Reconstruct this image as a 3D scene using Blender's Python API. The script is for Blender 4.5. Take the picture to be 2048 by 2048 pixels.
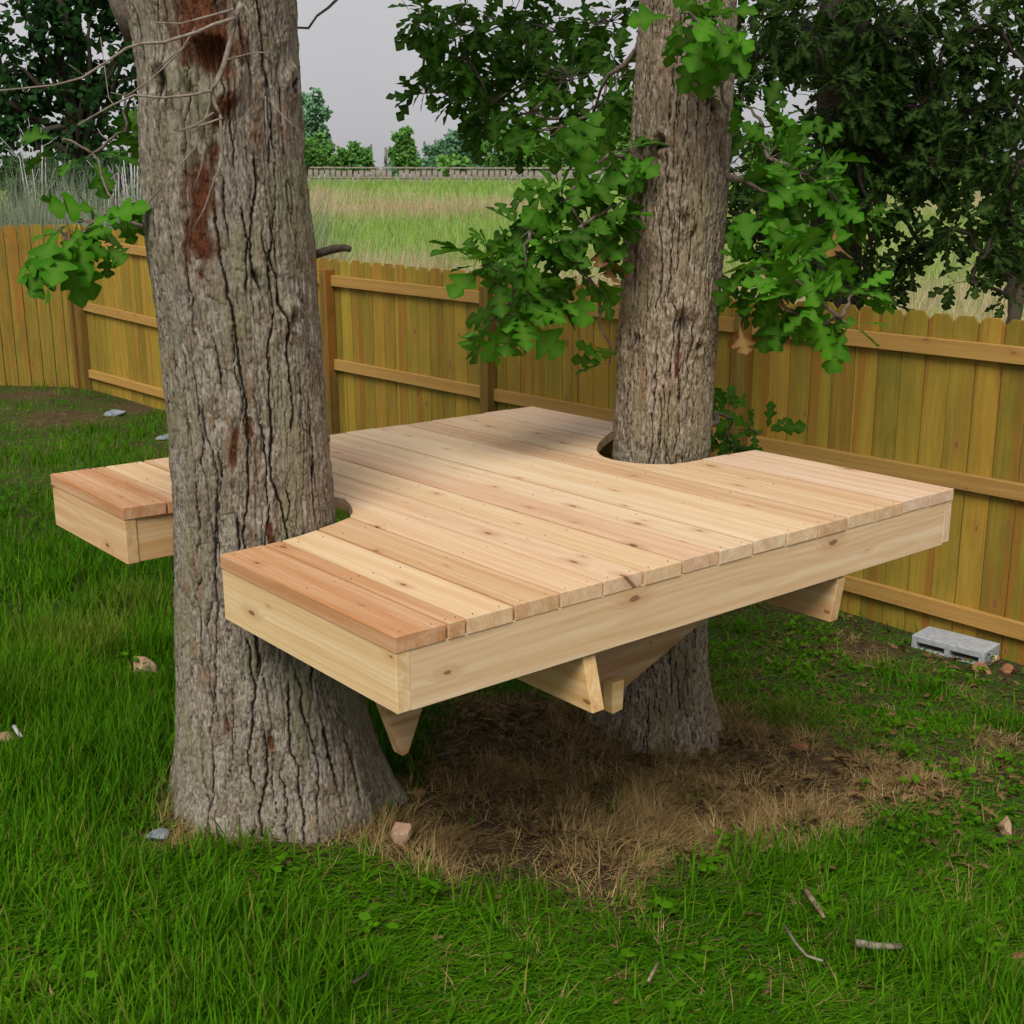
import bpy, bmesh, math, random
import numpy as np
from mathutils import Vector, Matrix

random.seed(7)
rng = np.random.default_rng(11)
scene = bpy.context.scene
for o in list(bpy.data.objects):
    bpy.data.objects.remove(o)

# ------------------------------------------------------------------ camera
Z0 = 1.81                       # eye height above the soil at the nearer trunk
F = 2470.46                     # focal length in pixels of a 2048 px frame
PITCH, ROLL = 0.25063, -0.0034
cp, sp = math.cos(PITCH), math.sin(PITCH)
_r = np.array([1.0, 0, 0]); FW = np.array([0, cp, -sp]); _u = np.array([0, sp, cp])
RT = math.cos(ROLL) * _r + math.sin(ROLL) * _u
UP = -math.sin(ROLL) * _r + math.cos(ROLL) * _u
CAM = np.array([0.0, 0, Z0])
cam_data = bpy.data.cameras.new('camera')
cam_data.sensor_width = 36.0
cam_data.lens = 36.0 * F / 2048.0
cam_data.clip_start = 0.05
cam_data.clip_end = 2000.0
cam = bpy.data.objects.new('camera', cam_data)
scene.collection.objects.link(cam)
M = Matrix.Identity(4)
for i in range(3):
    M[i][0] = RT[i]; M[i][1] = UP[i]; M[i][2] = -FW[i]; M[i][3] = CAM[i]
cam.matrix_world = M
scene.camera = cam

# ------------------------------------------------------------------ sky, sun, exposure
SUN_EL, SUN_AZ = math.radians(50), math.radians(-166)      # azimuth measured from +Y towards +X
world = bpy.data.worlds.new('World'); scene.world = world
world.use_nodes = True
wn = world.node_tree.nodes; wl = world.node_tree.links
wn.clear()
sky = wn.new('ShaderNodeTexSky'); sky.sky_type = 'NISHITA'; sky.sun_disc = False
sky.sun_elevation = SUN_EL; sky.sun_rotation = SUN_AZ
sky.air_density = 1.0; sky.dust_density = 4.0; sky.ozone_density = 1.0
hs = wn.new('ShaderNodeHueSaturation'); hs.inputs['Saturation'].default_value = 0.10
mx = wn.new('ShaderNodeMix'); mx.data_type = 'RGBA'; mx.inputs[0].default_value = 0.65
mx.inputs[7].default_value = (5.3, 5.2, 5.45, 1)           # even overcast cloud deck
bg = wn.new('ShaderNodeBackground'); bg.inputs['Strength'].default_value = 0.057
wo = wn.new('ShaderNodeOutputWorld')
wl.new(sky.outputs[0], hs.inputs['Color']); wl.new(hs.outputs[0], mx.inputs[6])
wtc = wn.new('ShaderNodeTexCoord'); wno = wn.new('ShaderNodeTexNoise'); wno.inputs['Scale'].default_value = 2.6; wno.inputs['Detail'].default_value = 5
wmr = wn.new('ShaderNodeMapRange'); wmr.inputs[1].default_value = 0.3; wmr.inputs[2].default_value = 0.7; wmr.inputs[3].default_value = 0.93; wmr.inputs[4].default_value = 1.07
wmul = wn.new('ShaderNodeMix'); wmul.data_type = 'RGBA'; wmul.blend_type = 'MULTIPLY'; wmul.inputs[0].default_value = 1.0
wl.new(wtc.outputs['Generated'], wno.inputs['Vector']); wl.new(wno.outputs[0], wmr.inputs[0])
wl.new(mx.outputs[2], wmul.inputs[6]); wl.new(wmr.outputs[0], wmul.inputs[7]); wl.new(wmul.outputs[2], bg.inputs[0]); wl.new(bg.outputs[0], wo.inputs[0])
sun_data = bpy.data.lights.new('sun', 'SUN')
sun_data.energy = 1.5; sun_data.angle = math.radians(28); sun_data.color = (1.0, 0.95, 0.87)
sun = bpy.data.objects.new('sun', sun_data); scene.collection.objects.link(sun)
sd = Vector((math.sin(SUN_AZ) * math.cos(SUN_EL), math.cos(SUN_AZ) * math.cos(SUN_EL), math.sin(SUN_EL)))
sun.rotation_euler = (-sd).to_track_quat('-Z', 'Y').to_euler()
sun.location = (-6, -8, 14)
scene.view_settings.view_transform = 'Standard'
scene.view_settings.look = 'None'
scene.view_settings.exposure = 1.05
scene.view_settings.gamma = 1.0
scene.view_settings.use_curve_mapping = False
scene.cycles.use_denoising = True
scene.cycles.use_adaptive_sampling = True
scene.cycles.adaptive_threshold = 0.03
scene.cycles.max_bounces = 4
scene.cycles.diffuse_bounces = 3
scene.cycles.glossy_bounces = 2
scene.cycles.transmission_bounces = 4
scene.cycles.transparent_max_bounces = 4
scene.cycles.caustics_reflective = False
scene.cycles.caustics_refractive = False

# ------------------------------------------------------------------ survey helpers
K = 2048.0 / 1932.0                                      # notes were taken on a 1932 px print


def ray(x, y):
    return FW + RT * ((x - 1024) / F) - UP * ((y - 1024) / F)


def at(x, y, Y):
    """print pixel -> point at distance Y in front of the camera"""
    d = ray(x * K, y * K)
    return CAM + d * (Y / d[1])


def pix(p):
    q = np.asarray(p, float) - CAM
    z = q @ FW
    return np.stack([1024 + F * (q @ RT) / z, 1024 - F * (q @ UP) / z], -1) / K


def smooth(a, b, x):
    t = np.clip((x - a) / (b - a), 0, 1)
    return t * t * (3 - 2 * t)


# ---- value noise on numpy arrays
def _hash(ix, iy, s=0):
    h = (ix.astype(np.int64) * 374761393 + iy.astype(np.int64) * 668265263 + s * 2147483647 + 1013904223)
    h = (h ^ (h >> 13)) * 1274126177
    h = h ^ (h >> 16)
    return (h & 0xFFFFFF) / float(0xFFFFFF)


def vnoise(x, y, s=0, px=None):
    x = np.asarray(x, float); y = np.asarray(y, float)
    ix = np.floor(x); iy = np.floor(y)
    fx = x - ix; fy = y - iy
    fx = fx * fx * (3 - 2 * fx); fy = fy * fy * (3 - 2 * fy)
    def H(a, b):
        if px: a = np.mod(a, px)
        return _hash(a, b, s)
    return ((H(ix, iy) * (1 - fx) + H(ix + 1, iy) * fx) * (1 - fy)
            + (H(ix, iy + 1) * (1 - fx) + H(ix + 1, iy + 1) * fx) * fy)


def fbm(x, y, s=0, o=4):
    a, t, v = 0.5, 0.0, 0.0
    for k in range(o):
        v = v + a * vnoise(x * 2 ** k, y * 2 ** k, s + k); t += a; a *= 0.5
    return v / t


def worley(x, y, s=0, px=None):
    """F1, F2 and a random number for the nearest cell"""
    ix = np.floor(x); iy = np.floor(y)
    f1 = np.full(x.shape, 9.0); f2 = np.full(x.shape, 9.0); rid = np.zeros(x.shape)
    for dx in (-1, 0, 1):
        for dy in (-1, 0, 1):
            cx = ix + dx; cy = iy + dy
            hx = np.mod(cx, px) if px else cx
            qx = cx + 0.15 + 0.7 * _hash(hx, cy, s); qy = cy + 0.1 + 0.8 * _hash(hx, cy, s + 91)
            d = np.sqrt((qx - x) ** 2 + (qy - y) ** 2)
            near = d < f1
            f2 = np.where(near, f1, np.minimum(f2, d))
            rid = np.where(near, _hash(hx, cy, s + 17), rid)
            f1 = np.where(near, d, f1)
    return f1, f2, rid


# ------------------------------------------------------------------ terrain
FA = np.array([-4.82, 13.80]); FB = np.array([3.9, 4.85])    # back fence line, corner to right end
FD = (FB - FA) / np.linalg.norm(FB - FA)
FLEN = float(np.linalg.norm(FB - FA))
FN = np.array([FD[1], -FD[0]])                               # towards the yard
if FN[1] > 0: FN = -FN


def fence_base(s):                                          # soil height along the fence
    return np.interp(s, [0, 10.9, 13], [-2.06, -2.40, -2.45]) + Z0


ctrl = [(-1.6, 1.6, -1.70), (0, 1.6, -1.75), (1.6, 1.6, -1.86), (-3.5, 2.5, -1.70), (3.2, 2.8, -2.10),
        (-0.76, 3.25, -1.80), (0.58, 4.35, -2.10), (0.6, 3.2, -1.95), (1.7, 4.3, -2.2), (-2.5, 4.2, -1.80), (-3.0, 7.5, -1.92),
        (-1.0, 6.0, -2.02), (-7, 10, -1.95), (-7, 13.8, -2.0), (-8, 3, -1.7), (5, 1, -2.1), (0, -4, -1.7)]
for s in np.linspace(0, FLEN, 7):
    p = FA + FD * s
    ctrl.append((p[0], p[1], fence_base(s) - Z0))
C = np.array(ctrl)


def _tps(r2):
    return np.where(r2 > 1e-12, 0.5 * r2 * np.log(np.maximum(r2, 1e-12)), 0)


_n = len(C)
_K = _tps(((C[:, None, :2] - C[None, :, :2]) ** 2).sum(-1)) + 0.15 * np.eye(_n)
_P = np.c_[np.ones(_n), C[:, :2]]
_A = np.block([[_K, _P], [_P.T, np.zeros((3, 3))]])
_w = np.linalg.solve(_A, np.r_[C[:, 2], 0, 0, 0])
FIELD_Y = [0, 12, 20, 30, 60, 95, 150, 260, 1500]
FIELD_Z = [-2.3, -2.2, -1.9, -1.5, -0.35, 0.75, 1.3, 1.6, 2.0]


def height(x, y):
    x = np.asarray(x, float); y = np.asarray(y, float)
    xs = np.clip(x, -9, 6); ys = np.clip(y, -5, 15)
    r2 = (xs[..., None] - C[:, 0]) ** 2 + (ys[..., None] - C[:, 1]) ** 2
    loc = _tps(r2) @ _w[:_n] + _w[_n] + _w[_n + 1] * xs + _w[_n + 2] * ys
    back = -((x - FA[0]) * FN[0] + (y - FA[1]) * FN[1])      # metres behind the back fence
    side = y - 14.6
    k = smooth(0.6, 7.0, np.maximum(back, side))
    fld = np.interp(y, FIELD_Y, FIELD_Z) + 0.25 * (fbm(x * 0.05 + 7, y * 0.05, 3, 3) - 0.5) * smooth(12, 40, y)
    k = np.where(y < 4.5, 0, k)
    return loc * (1 - k) + fld * k + Z0 + 0.02 * (fbm(x * 1.7, y * 1.7, 5, 3) - 0.5) * (1 - k)


def hit(x, y):
    """print pixel -> point on the soil"""
    d = ray(x * K, y * K)
    t = np.linspace(1.5, 40, 4000)
    p = CAM + d[None] * t[:, None]
    below = np.nonzero(p[:, 2] < height(p[:, 0], p[:, 1]))[0]
    return p[below[0]] if len(below) else p[-1]


# ------------------------------------------------------------------ mesh helpers
COL = scene.collection


def mesh_from(name, verts, faces, mat=None, smooth_shade=False):
    me = bpy.data.meshes.new(name)
    me.from_pydata([tuple(v) for v in verts], [], [tuple(f) for f in faces])
    if mat: me.materials.append(mat)
    if smooth_shade:
        me.polygons.foreach_set('use_smooth', np.ones(len(me.polygons), bool))
    me.update()
    return me


def mesh_np(name, verts, faces, mat=None, smooth_shade=True):
    """verts (n,3), faces (m,k) arrays"""
    me = bpy.data.meshes.new(name)
    n, m, k = len(verts), len(faces), faces.shape[1]
    me.vertices.add(n); me.vertices.foreach_set('co', np.ascontiguousarray(verts, np.float32).ravel())
    me.loops.add(m * k); me.loops.foreach_set('vertex_index', np.ascontiguousarray(faces, np.int32).ravel())
    me.polygons.add(m)
    me.polygons.foreach_set('loop_start', np.arange(0, m * k, k, dtype=np.int32))
    me.polygons.foreach_set('loop_total', np.full(m, k, np.int32))
    me.polygons.foreach_set('use_smooth', np.full(m, smooth_shade, bool))
    if mat: me.materials.append(mat)
    me.update(calc_edges=True); me.validate()
    return me


def attr(me, name, data):
    a = me.attributes.new(name, 'FLOAT', 'POINT')
    a.data.foreach_set('value', np.ascontiguousarray(data, np.float32).ravel())


def add(name, me, parent=None, loc=None, color=None):
    o = bpy.data.objects.new(name, me)
    COL.objects.link(o)
    if parent: o.parent = parent
    if loc is not None: o.location = loc
    if color: o.color = (*color, 1)
    return o


def tag(o, label=None, cat=None, group=None, kind=None):
    if label: o['label'] = label
    if cat: o['category'] = cat
    if group: o['group'] = group
    if kind: o['kind'] = kind
    return o


def empty(name, loc, rz=0.0):
    o = bpy.data.objects.new(name, None); COL.objects.link(o)
    o.empty_display_size = 0.1; o.location = loc; o.rotation_euler = (0, 0, rz)
    return o


def box_mesh(name, x0, x1, y0, y1, z0, z1, mat, bev=0.002):
    bm = bmesh.new()
    vs = [bm.verts.new((x, y, z)) for x in (x0, x1) for y in (y0, y1) for z in (z0, z1)]
    for f in ((0, 1, 3, 2), (4, 6, 7, 5), (0, 4, 5, 1), (2, 3, 7, 6), (0, 2, 6, 4), (1, 5, 7, 3)):
        bm.faces.new([vs[i] for i in f])
    bmesh.ops.recalc_face_normals(bm, faces=bm.faces)
    if bev: bmesh.ops.bevel(bm, geom=bm.edges[:], offset=bev, segments=1, affect='EDGES')
    me = bpy.data.meshes.new(name); bm.to_mesh(me); bm.free(); me.materials.append(mat)
    return me


def prism_mesh(name, poly, z0, z1, mat, bev=0.0, axis='z'):
    """extrude a 2-D outline; axis says what the extrusion runs along"""
    def P(a, b, c):
        return (a, b, c) if axis == 'z' else ((c, a, b) if axis == 'x' else (a, c, b))
    bm = bmesh.new()
    lo = [bm.verts.new(P(a, b, z0)) for a, b in poly]
    hi = [bm.verts.new(P(a, b, z1)) for a, b in poly]
    n = len(poly)
    bm.faces.new(lo[::-1]); bm.faces.new(hi)
    for i in range(n):
        bm.faces.new((lo[i], lo[(i + 1) % n], hi[(i + 1) % n], hi[i]))
    bmesh.ops.recalc_face_normals(bm, faces=bm.faces)
    if bev:
        es = [e for e in bm.edges if e.calc_face_angle(0) > 0.6]
        bmesh.ops.bevel(bm, geom=es, offset=bev, segments=1, affect='EDGES')
    me = bpy.data.meshes.new(name); bm.to_mesh(me); bm.free(); me.materials.append(mat)
    return me


class Tubes:
    """collects tapered tubes along polylines into one mesh"""
    def __init__(self): self.v = []; self.f = []
    def add(self, pts, r0, r1, sides=6, wob=0.0):
        pts = np.asarray(pts, float)
        n = len(pts); base = len(self.v)
        rad = np.linspace(r0, r1, n)
        ref = np.array([0.31, 0.2, 0.93])
        for i in range(n):
            t = pts[min(i + 1, n - 1)] - pts[max(i - 1, 0)]
            t = t / (np.linalg.norm(t) + 1e-9)
            a = np.cross(t, ref); a /= np.linalg.norm(a) + 1e-9
            b = np.cross(t, a)
            for k in range(sides):
                w = 2 * math.pi * k / sides
                rr = rad[i] * (1 + wob * (random.random() - 0.5))
                self.v.append(pts[i] + rr * (math.cos(w) * a + math.sin(w) * b))
        for i in range(n - 1):
            for k in range(sides):
                k2 = (k + 1) % sides
                self.f.append((base + i * sides + k, base + i * sides + k2, base + (i + 1) * sides + k2, base + (i + 1) * sides + k))
        self.f.append(tuple(base + k for k in range(sides))[::-1])
        self.f.append(tuple(base + (n - 1) * sides + k for k in range(sides)))
    def mesh(self, name, mat):
        return mesh_from(name, self.v, self.f, mat, True)


def wiggle(a, b, n, amp, sag=0.0):
    a = np.asarray(a, float); b = np.asarray(b, float)
    t = np.linspace(0, 1, n)[:, None]
    L = np.linalg.norm(b - a)
    p = a + (b - a) * t
    off = rng.normal(0, amp * L, (n, 3)); off[0] = 0; off[-1] = 0
    p += off
    p[:, 2] += sag * L * np.sin(math.pi * t[:, 0])
    return p


# ------------------------------------------------------------------ materials
class NT:
    def __init__(self, name):
        self.m = bpy.data.materials.new(name); self.m.use_nodes = True
        self.n = self.m.node_tree.nodes; self.l = self.m.node_tree.links
        self.n.clear()
        self.out = self.n.new('ShaderNodeOutputMaterial')
    def node(self, t, **kw):
        x = self.n.new(t)
        for k, v in kw.items():
            setattr(x, k, v)
        return x
    def put(self, s, v):
        if isinstance(v, (int, float)): s.default_value = v
        elif isinstance(v, tuple): s.default_value = v if len(v) != 3 or s.type != 'RGBA' else (*v, 1)
        else: self.l.new(v, s)
    def math(self, op, a, b=0.0, c=None, clamp=False):
        x = self.node('ShaderNodeMath', operation=op, use_clamp=clamp)
        self.put(x.inputs[0], a); self.put(x.inputs[1], b)
        if c is not None: self.put(x.inputs[2], c)
        return x.outputs[0]
    def mix(self, fac, a, b, blend='MIX'):
        x = self.node('ShaderNodeMix', data_type='RGBA', blend_type=blend)
        self.put(x.inputs[0], fac); self.put(x.inputs[6], a); self.put(x.inputs[7], b)
        return x.outputs[2]
    def noise(self, vec, scale, detail=4, rough=0.55, dim='3D', dist=0.0):
        x = self.node('ShaderNodeTexNoise', noise_dimensions=dim)
        if vec is not None: self.l.new(vec, x.inputs['Vector'])
        x.inputs['Scale'].default_value = scale; x.inputs['Detail'].default_value = detail
        x.inputs['Roughness'].default_value = rough; x.inputs['Distortion'].default_value = dist
        return x.outputs[0]
    def mapr(self, v, a, b, c=0.0, d=1.0, smooth_=True):
        x = self.node('ShaderNodeMapRange', interpolation_type='SMOOTHSTEP' if smooth_ else 'LINEAR')
        self.put(x.inputs[0], v); self.put(x.inputs[1], a); self.put(x.inputs[2], b)
        self.put(x.inputs[3], c); self.put(x.inputs[4], d)
        return x.outputs[0]
    def comb(self, x, y, z):
        c = self.node('ShaderNodeCombineXYZ')
        self.put(c.inputs[0], x); self.put(c.inputs[1], y); self.put(c.inputs[2], z)
        return c.outputs[0]
    def sep(self, v):
        s = self.node('ShaderNodeSeparateXYZ'); self.l.new(v, s.inputs[0]); return s.outputs
    def attr(self, name, typ='GEOMETRY'):
        a = self.node('ShaderNodeAttribute', attribute_name=name, attribute_type=typ); return a
    def bump(self, h, strength=0.3, dist=0.002):
        b = self.node('ShaderNodeBump'); b.inputs['Strength'].default_value = strength
        b.inputs['Distance'].default_value = dist; self.put(b.inputs['Height'], h)
        return b.outputs[0]
    def bsdf(self, col, rough=0.8, spec=0.25, normal=None):
        b = self.node('ShaderNodeBsdfPrincipled')
        self.put(b.inputs['Base Color'], col); self.put(b.inputs['Roughness'], rough)
        b.inputs['Specular IOR Level'].default_value = spec
        if normal is not None: self.l.new(normal, b.inputs['Normal'])
        return b
    def done(self, shader):
        self.l.new(shader, self.out.inputs[0]); return self.m


def wood_material(name, axis=0, ring=130.0, streak=0.5, knot_scale=3.0, knot_amt=1.0, stain=None, red=(0.40, 0.17, 0.07), rough=0.68, palest=(0.86, 0.74, 0.54)):
    """solid sawn timber: growth rings, pore streaks and knots; the tint is the object's own colour"""
    t = NT(name)
    tc = t.node('ShaderNodeTexCoord'); oi = t.node('ShaderNodeObjectInfo')
    s = t.sep(tc.outputs['Object'])
    ax = [s[0], s[1], s[2]]
    X = ax[axis]; Y, Z = [ax[i] for i in range(3) if i != axis]
    R = oi.outputs['Random']
    X = t.math('ADD', X, t.math('MULTIPLY', R, 41.7))
    R2 = t.math('FRACT', t.math('MULTIPLY', R, 57.31)); R3 = t.math('FRACT', t.math('MULTIPLY', R, 193.7))
    vec_low = t.comb(t.math('MULTIPLY', X, 1.3), t.math('MULTIPLY', Y, 5.0), t.math('MULTIPLY', Z, 5.0))
    wob = t.noise(vec_low, 1.0, 3)
    # knots on stretched cells
    kv = t.comb(t.math('MULTIPLY', X, knot_scale), t.math('MULTIPLY', t.math('ADD', t.math('ADD', Y, Z), t.math('MULTIPLY', R3, 3.0)), knot_scale * 2.6), 0.0)
    vo = t.node('ShaderNodeTexVoronoi', feature='F1', distance='EUCLIDEAN', voronoi_dimensions='2D'); t.l.new(kv, vo.inputs['Vector'])
    vo.inputs['Scale'].default_value = 1.0
    kd = t.math('ADD', vo.outputs['Distance'], t.math('MULTIPLY', t.noise(tc.outputs['Object'], 60, 2), 0.05))
    vs = t.sep(vo.outputs['Color'])
    pick = t.mapr(vs[0], 0.50, 0.54)
    size = t.math('MULTIPLY_ADD', vs[1], 0.075, 0.03)
    knot = t.math('MULTIPLY', t.mapr(kd, t.math('MULTIPLY', size, 0.7), size, 1.0, 0.0), pick)
    halo = t.math('MULTIPLY', t.mapr(kd, size, t.math('MULTIPLY', size, 3.2), 1.0, 0.0), pick)
    # rings
    dy = t.math('SUBTRACT', Y, t.math('MULTIPLY_ADD', R2, 0.16, -0.08))
    dz = t.math('ADD', Z, t.math('MULTIPLY_ADD', R3, 0.10, 0.02))
    rad = t.math('SQRT', t.math('ADD', t.math('POWER', dy, 2.0), t.math('POWER', dz, 2.0)))
    ph = t.math('ADD', t.math('MULTIPLY', rad, ring), t.math('ADD', t.math('MULTIPLY', wob, 5.0), t.math('MULTIPLY', halo, 1.6)))
    rg = t.mapr(t.math('SINE', t.math('MULTIPLY', ph, 6.2832)), -0.5, 1.0)
    grain = t.noise(t.comb(t.math('MULTIPLY', X, 7.0), t.math('MULTIPLY', Y, 330.0), t.math('MULTIPLY', Z, 330.0)), 1.0, 3, 0.6)
    broad = t.noise(t.comb(t.math('MULTIPLY', X, 0.9), t.math('MULTIPLY', Y, 34.0), t.math('MULTIPLY', Z, 34.0)), 1.0, 5, 0.6)
    base = oi.outputs['Color']
    dark = t.mix(1.0, base, (0.86, 0.75, 0.65), 'MULTIPLY')
    pale = t.mix(0.35, base, palest)
    c = t.mix(t.mapr(broad, 0.25, 0.8), dark, pale)
    c = t.mix(t.math('MULTIPLY', rg, 0.42 * streak * 2), c, t.mix(1.0, base, (0.72, 0.56, 0.44), 'MULTIPLY'))
    c = t.mix(t.mapr(grain, 0.30, 0.75, 0.35 * streak * 2, 0.0), c, t.mix(1.0, base, (0.62, 0.5, 0.42), 'MULTIPLY'))
    if stain:
        sv = t.noise(t.comb(t.math('MULTIPLY', X, 0.45), t.math('MULTIPLY', t.math('ADD', Y, t.math('MULTIPLY', R2, 9.0)), 17.0), t.math('MULTIPLY', R3, 50.0)), 1.0, 2, 0.4)
        c = t.mix(t.mapr(sv, 0.56, 0.64, 0.0, 0.75), c, stain)
        gv = t.noise(t.comb(t.math('MULTIPLY', X, 2.2), t.math('MULTIPLY', Y, 9.0), t.math('MULTIPLY', R, 30.0)), 1.0, 5, 0.65)
        c = t.mix(t.mapr(gv, 0.42, 0.72, 0.0, 0.75), c, t.mix(1.0, base, (0.58, 0.62, 0.6), 'MULTIPLY'))
    c = t.mix(t.math('MULTIPLY', halo, 0.35 * knot_amt), c, red)
    c = t.mix(t.math('MULTIPLY', knot, 0.75 * knot_amt), c, t.mix(t.mapr(t.math('SINE', t.math('MULTIPLY', kd, 260.0)), -1.0, 1.0), (0.10, 0.04, 0.02), (0.24, 0.11, 0.05)))
    h = t.math('ADD', t.math('MULTIPLY', grain, 0.6), t.math('MULTIPLY', rg, 0.3))
    b = t.bsdf(c, rough, 0.3, t.bump(h, 0.25, 0.0015))
    return t.done(b.outputs[0])


cedar = wood_material('cedar_boards', 0, 75.0, 0.22, 3.6, 1.15)
framing = wood_material('framing_lumber', 0, 70.0, 0.24, 3.0, 1.1, red=(0.45, 0.22, 0.09))
framing_y = wood_material('framing_lumber_crosswise', 1, 70.0, 0.24, 3.0, 1.1, red=(0.45, 0.22, 0.09))
picket_wood = wood_material('treated_picket', 2, 46.0, 0.26, 2.3, 1.1, stain=(0.27, 0.105, 0.014), red=(0.30, 0.13, 0.03), rough=0.8, palest=(0.42, 0.33, 0.04))
rail_wood = wood_material('treated_rail', 0, 60.0, 0.30, 2.2, 0.8, red=(0.32, 0.13, 0.04), rough=0.8, palest=(0.5, 0.30, 0.07))


def bark_material(name, c_hi, c_lo, c_fis, lichen, rust, fine=140.0):
    t = NT(name)
    tc = t.node('ShaderNodeTexCoord')
    pl = t.attr('plate').outputs['Fac']; rn = t.attr('cell').outputs['Fac']; rd = t.attr('red').outputs['Fac']
    s = t.sep(tc.outputs['Object'])
    v = t.comb(s[0], s[1], t.math('MULTIPLY', s[2], 0.35))
    n1 = t.noise(v, fine, 5, 0.65); n2 = t.noise(v, 9.0, 4); n3 = t.noise(v, 34.0, 4, 0.6)
    c = t.mix(t.mapr(n1, 0.3, 0.7), c_lo, c_hi)
    c = t.mix(t.mapr(rn, 0.2, 1.0, 0.0, 0.75), c, t.mix(1.0, c, (0.62, 0.55, 0.48), 'MULTIPLY'))
    c = t.mix(t.mapr(n2, 0.48, 0.66, 0.0, 0.7), c, lichen)
    c = t.mix(t.math('MULTIPLY', t.mapr(n3, 0.52, 0.68, 0.0, 0.7), t.mapr(t.noise(v, 5.0, 2), 0.46, 0.62)), c, rust)
    c = t.mix(t.mapr(pl, 0.10, 0.72, 1.0, 0.0), c, c_fis)
    c = t.mix(t.math('MULTIPLY', rd, t.mapr(n3, 0.2, 0.5, 0.7, 1.0)), c, t.mix(t.mapr(n1, 0.3, 0.7), (0.028, 0.011, 0.006), (0.135, 0.046, 0.018)))
    h = t.math('ADD', t.math('MULTIPLY', n1, 0.5), t.math('MULTIPLY', n3, 0.8))
    b = t.bsdf(c, 0.92, 0.12, t.bump(h, 1.0, 0.009))
    return t.done(b.outputs[0])


bark_near = bark_material('bark_plated', (0.39, 0.345, 0.28), (0.105, 0.085, 0.060), (0.018, 0.012, 0.008), (0.205, 0.195, 0.115), (0.20, 0.105, 0.052))
bark_far = bark_material('bark_ridged', (0.45, 0.38, 0.285), (0.10, 0.075, 0.048), (0.018, 0.012, 0.008), (0.215, 0.185, 0.10), (0.19, 0.105, 0.055), 110.0)
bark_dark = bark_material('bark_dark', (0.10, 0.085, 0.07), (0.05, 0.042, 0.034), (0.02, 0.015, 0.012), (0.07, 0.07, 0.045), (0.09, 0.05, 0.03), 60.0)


def plain_material(name, c1, c2, scale, rough=0.85, bump=0.4, bd=0.004):
    t = NT(name)
    tc = t.node('ShaderNodeTexCoord')
    n = t.noise(tc.outputs['Object'], scale, 6, 0.62)
    b = t.bsdf(t.mix(t.mapr(n, 0.3, 0.7), c1, c2), rough, 0.2, t.bump(n, bump, bd))
    return t.done(b.outputs[0])


twig_mat = plain_material('twig_bark', (0.10, 0.075, 0.055), (0.21, 0.17, 0.13), 60)
twig_dark = plain_material('twig_dark_bark', (0.035, 0.028, 0.02), (0.075, 0.06, 0.04), 60)
dead_twig = plain_material('dead_twig_bark', (0.15, 0.115, 0.085), (0.28, 0.235, 0.19), 50)
pale_stem = plain_material('bleached_stem', (0.34, 0.32, 0.32), (0.5, 0.48, 0.47), 20)
concrete = plain_material('concrete', (0.27, 0.285, 0.30), (0.40, 0.415, 0.43), 45, 0.9, 0.35, 0.003)
tan_rock = plain_material('tan_stone', (0.33, 0.19, 0.11), (0.54, 0.37, 0.25), 11, 0.85, 0.5, 0.008)
grey_rock = plain_material('grey_stone', (0.13, 0.15, 0.17), (0.26, 0.29, 0.31), 14, 0.85, 0.5, 0.008)
red_rock = plain_material('red_stone', (0.16, 0.06, 0.03), (0.36, 0.17, 0.09), 14, 0.85, 0.5, 0.008)
white_plastic = plain_material('white_stake', (0.72, 0.72, 0.70), (0.8, 0.8, 0.78), 5)
weathered = plain_material('weathered_grey_wood', (0.15, 0.13, 0.12), (0.34, 0.29, 0.25), 2.5, 0.9)
pole_mat = plain_material('pole_wood', (0.10, 0.09, 0.09), (0.16, 0.15, 0.14), 6, 0.9)
chip_mat = plain_material('bark_chip', (0.16, 0.10, 0.06), (0.36, 0.27, 0.18), 40)


def leaf_material(name, c_dark, c_light, trans=0.35, gloss=0.35, vary=4.0, dry=None):
    t = NT(name)
    oi = t.node('ShaderNodeObjectInfo'); g = t.node('ShaderNodeNewGeometry')
    tn = t.attr('tint').outputs['Fac']
    r = t.math('ADD', t.math('MULTIPLY', tn, 0.75), t.math('MULTIPLY', oi.outputs['Random'], 0.25))
    n = t.noise(g.outputs['Position'], vary, 3)
    f = t.math('ADD', t.math('MULTIPLY', r, 0.75), t.mapr(n, 0.3, 0.7, 0.0, 0.25), clamp=True)
    c = t.mix(f, c_dark, c_light)
    if dry: c = t.mix(t.attr('dry').outputs['Fac'], c, t.mix(f, *dry))
    rib = t.mapr(t.attr('rib').outputs['Fac'], 0.0, 1.0, 0.0, 0.35)
    c = t.mix(rib, c, t.mix(0.5, c, (0.30, 0.42, 0.10)))
    b = t.bsdf(c, 0.62, gloss * 0.45)
    tr = t.node('ShaderNodeBsdfTranslucent'); t.put(tr.inputs[0], t.mix(1.0, c, (1.0, 1.0, 0.55), 'MULTIPLY'))
    m = t.node('ShaderNodeMixShader'); m.inputs[0].default_value = trans
    t.l.new(b.outputs[0], m.inputs[1]); t.l.new(tr.outputs[0], m.inputs[2])
    return t.done(m.outputs[0])


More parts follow.
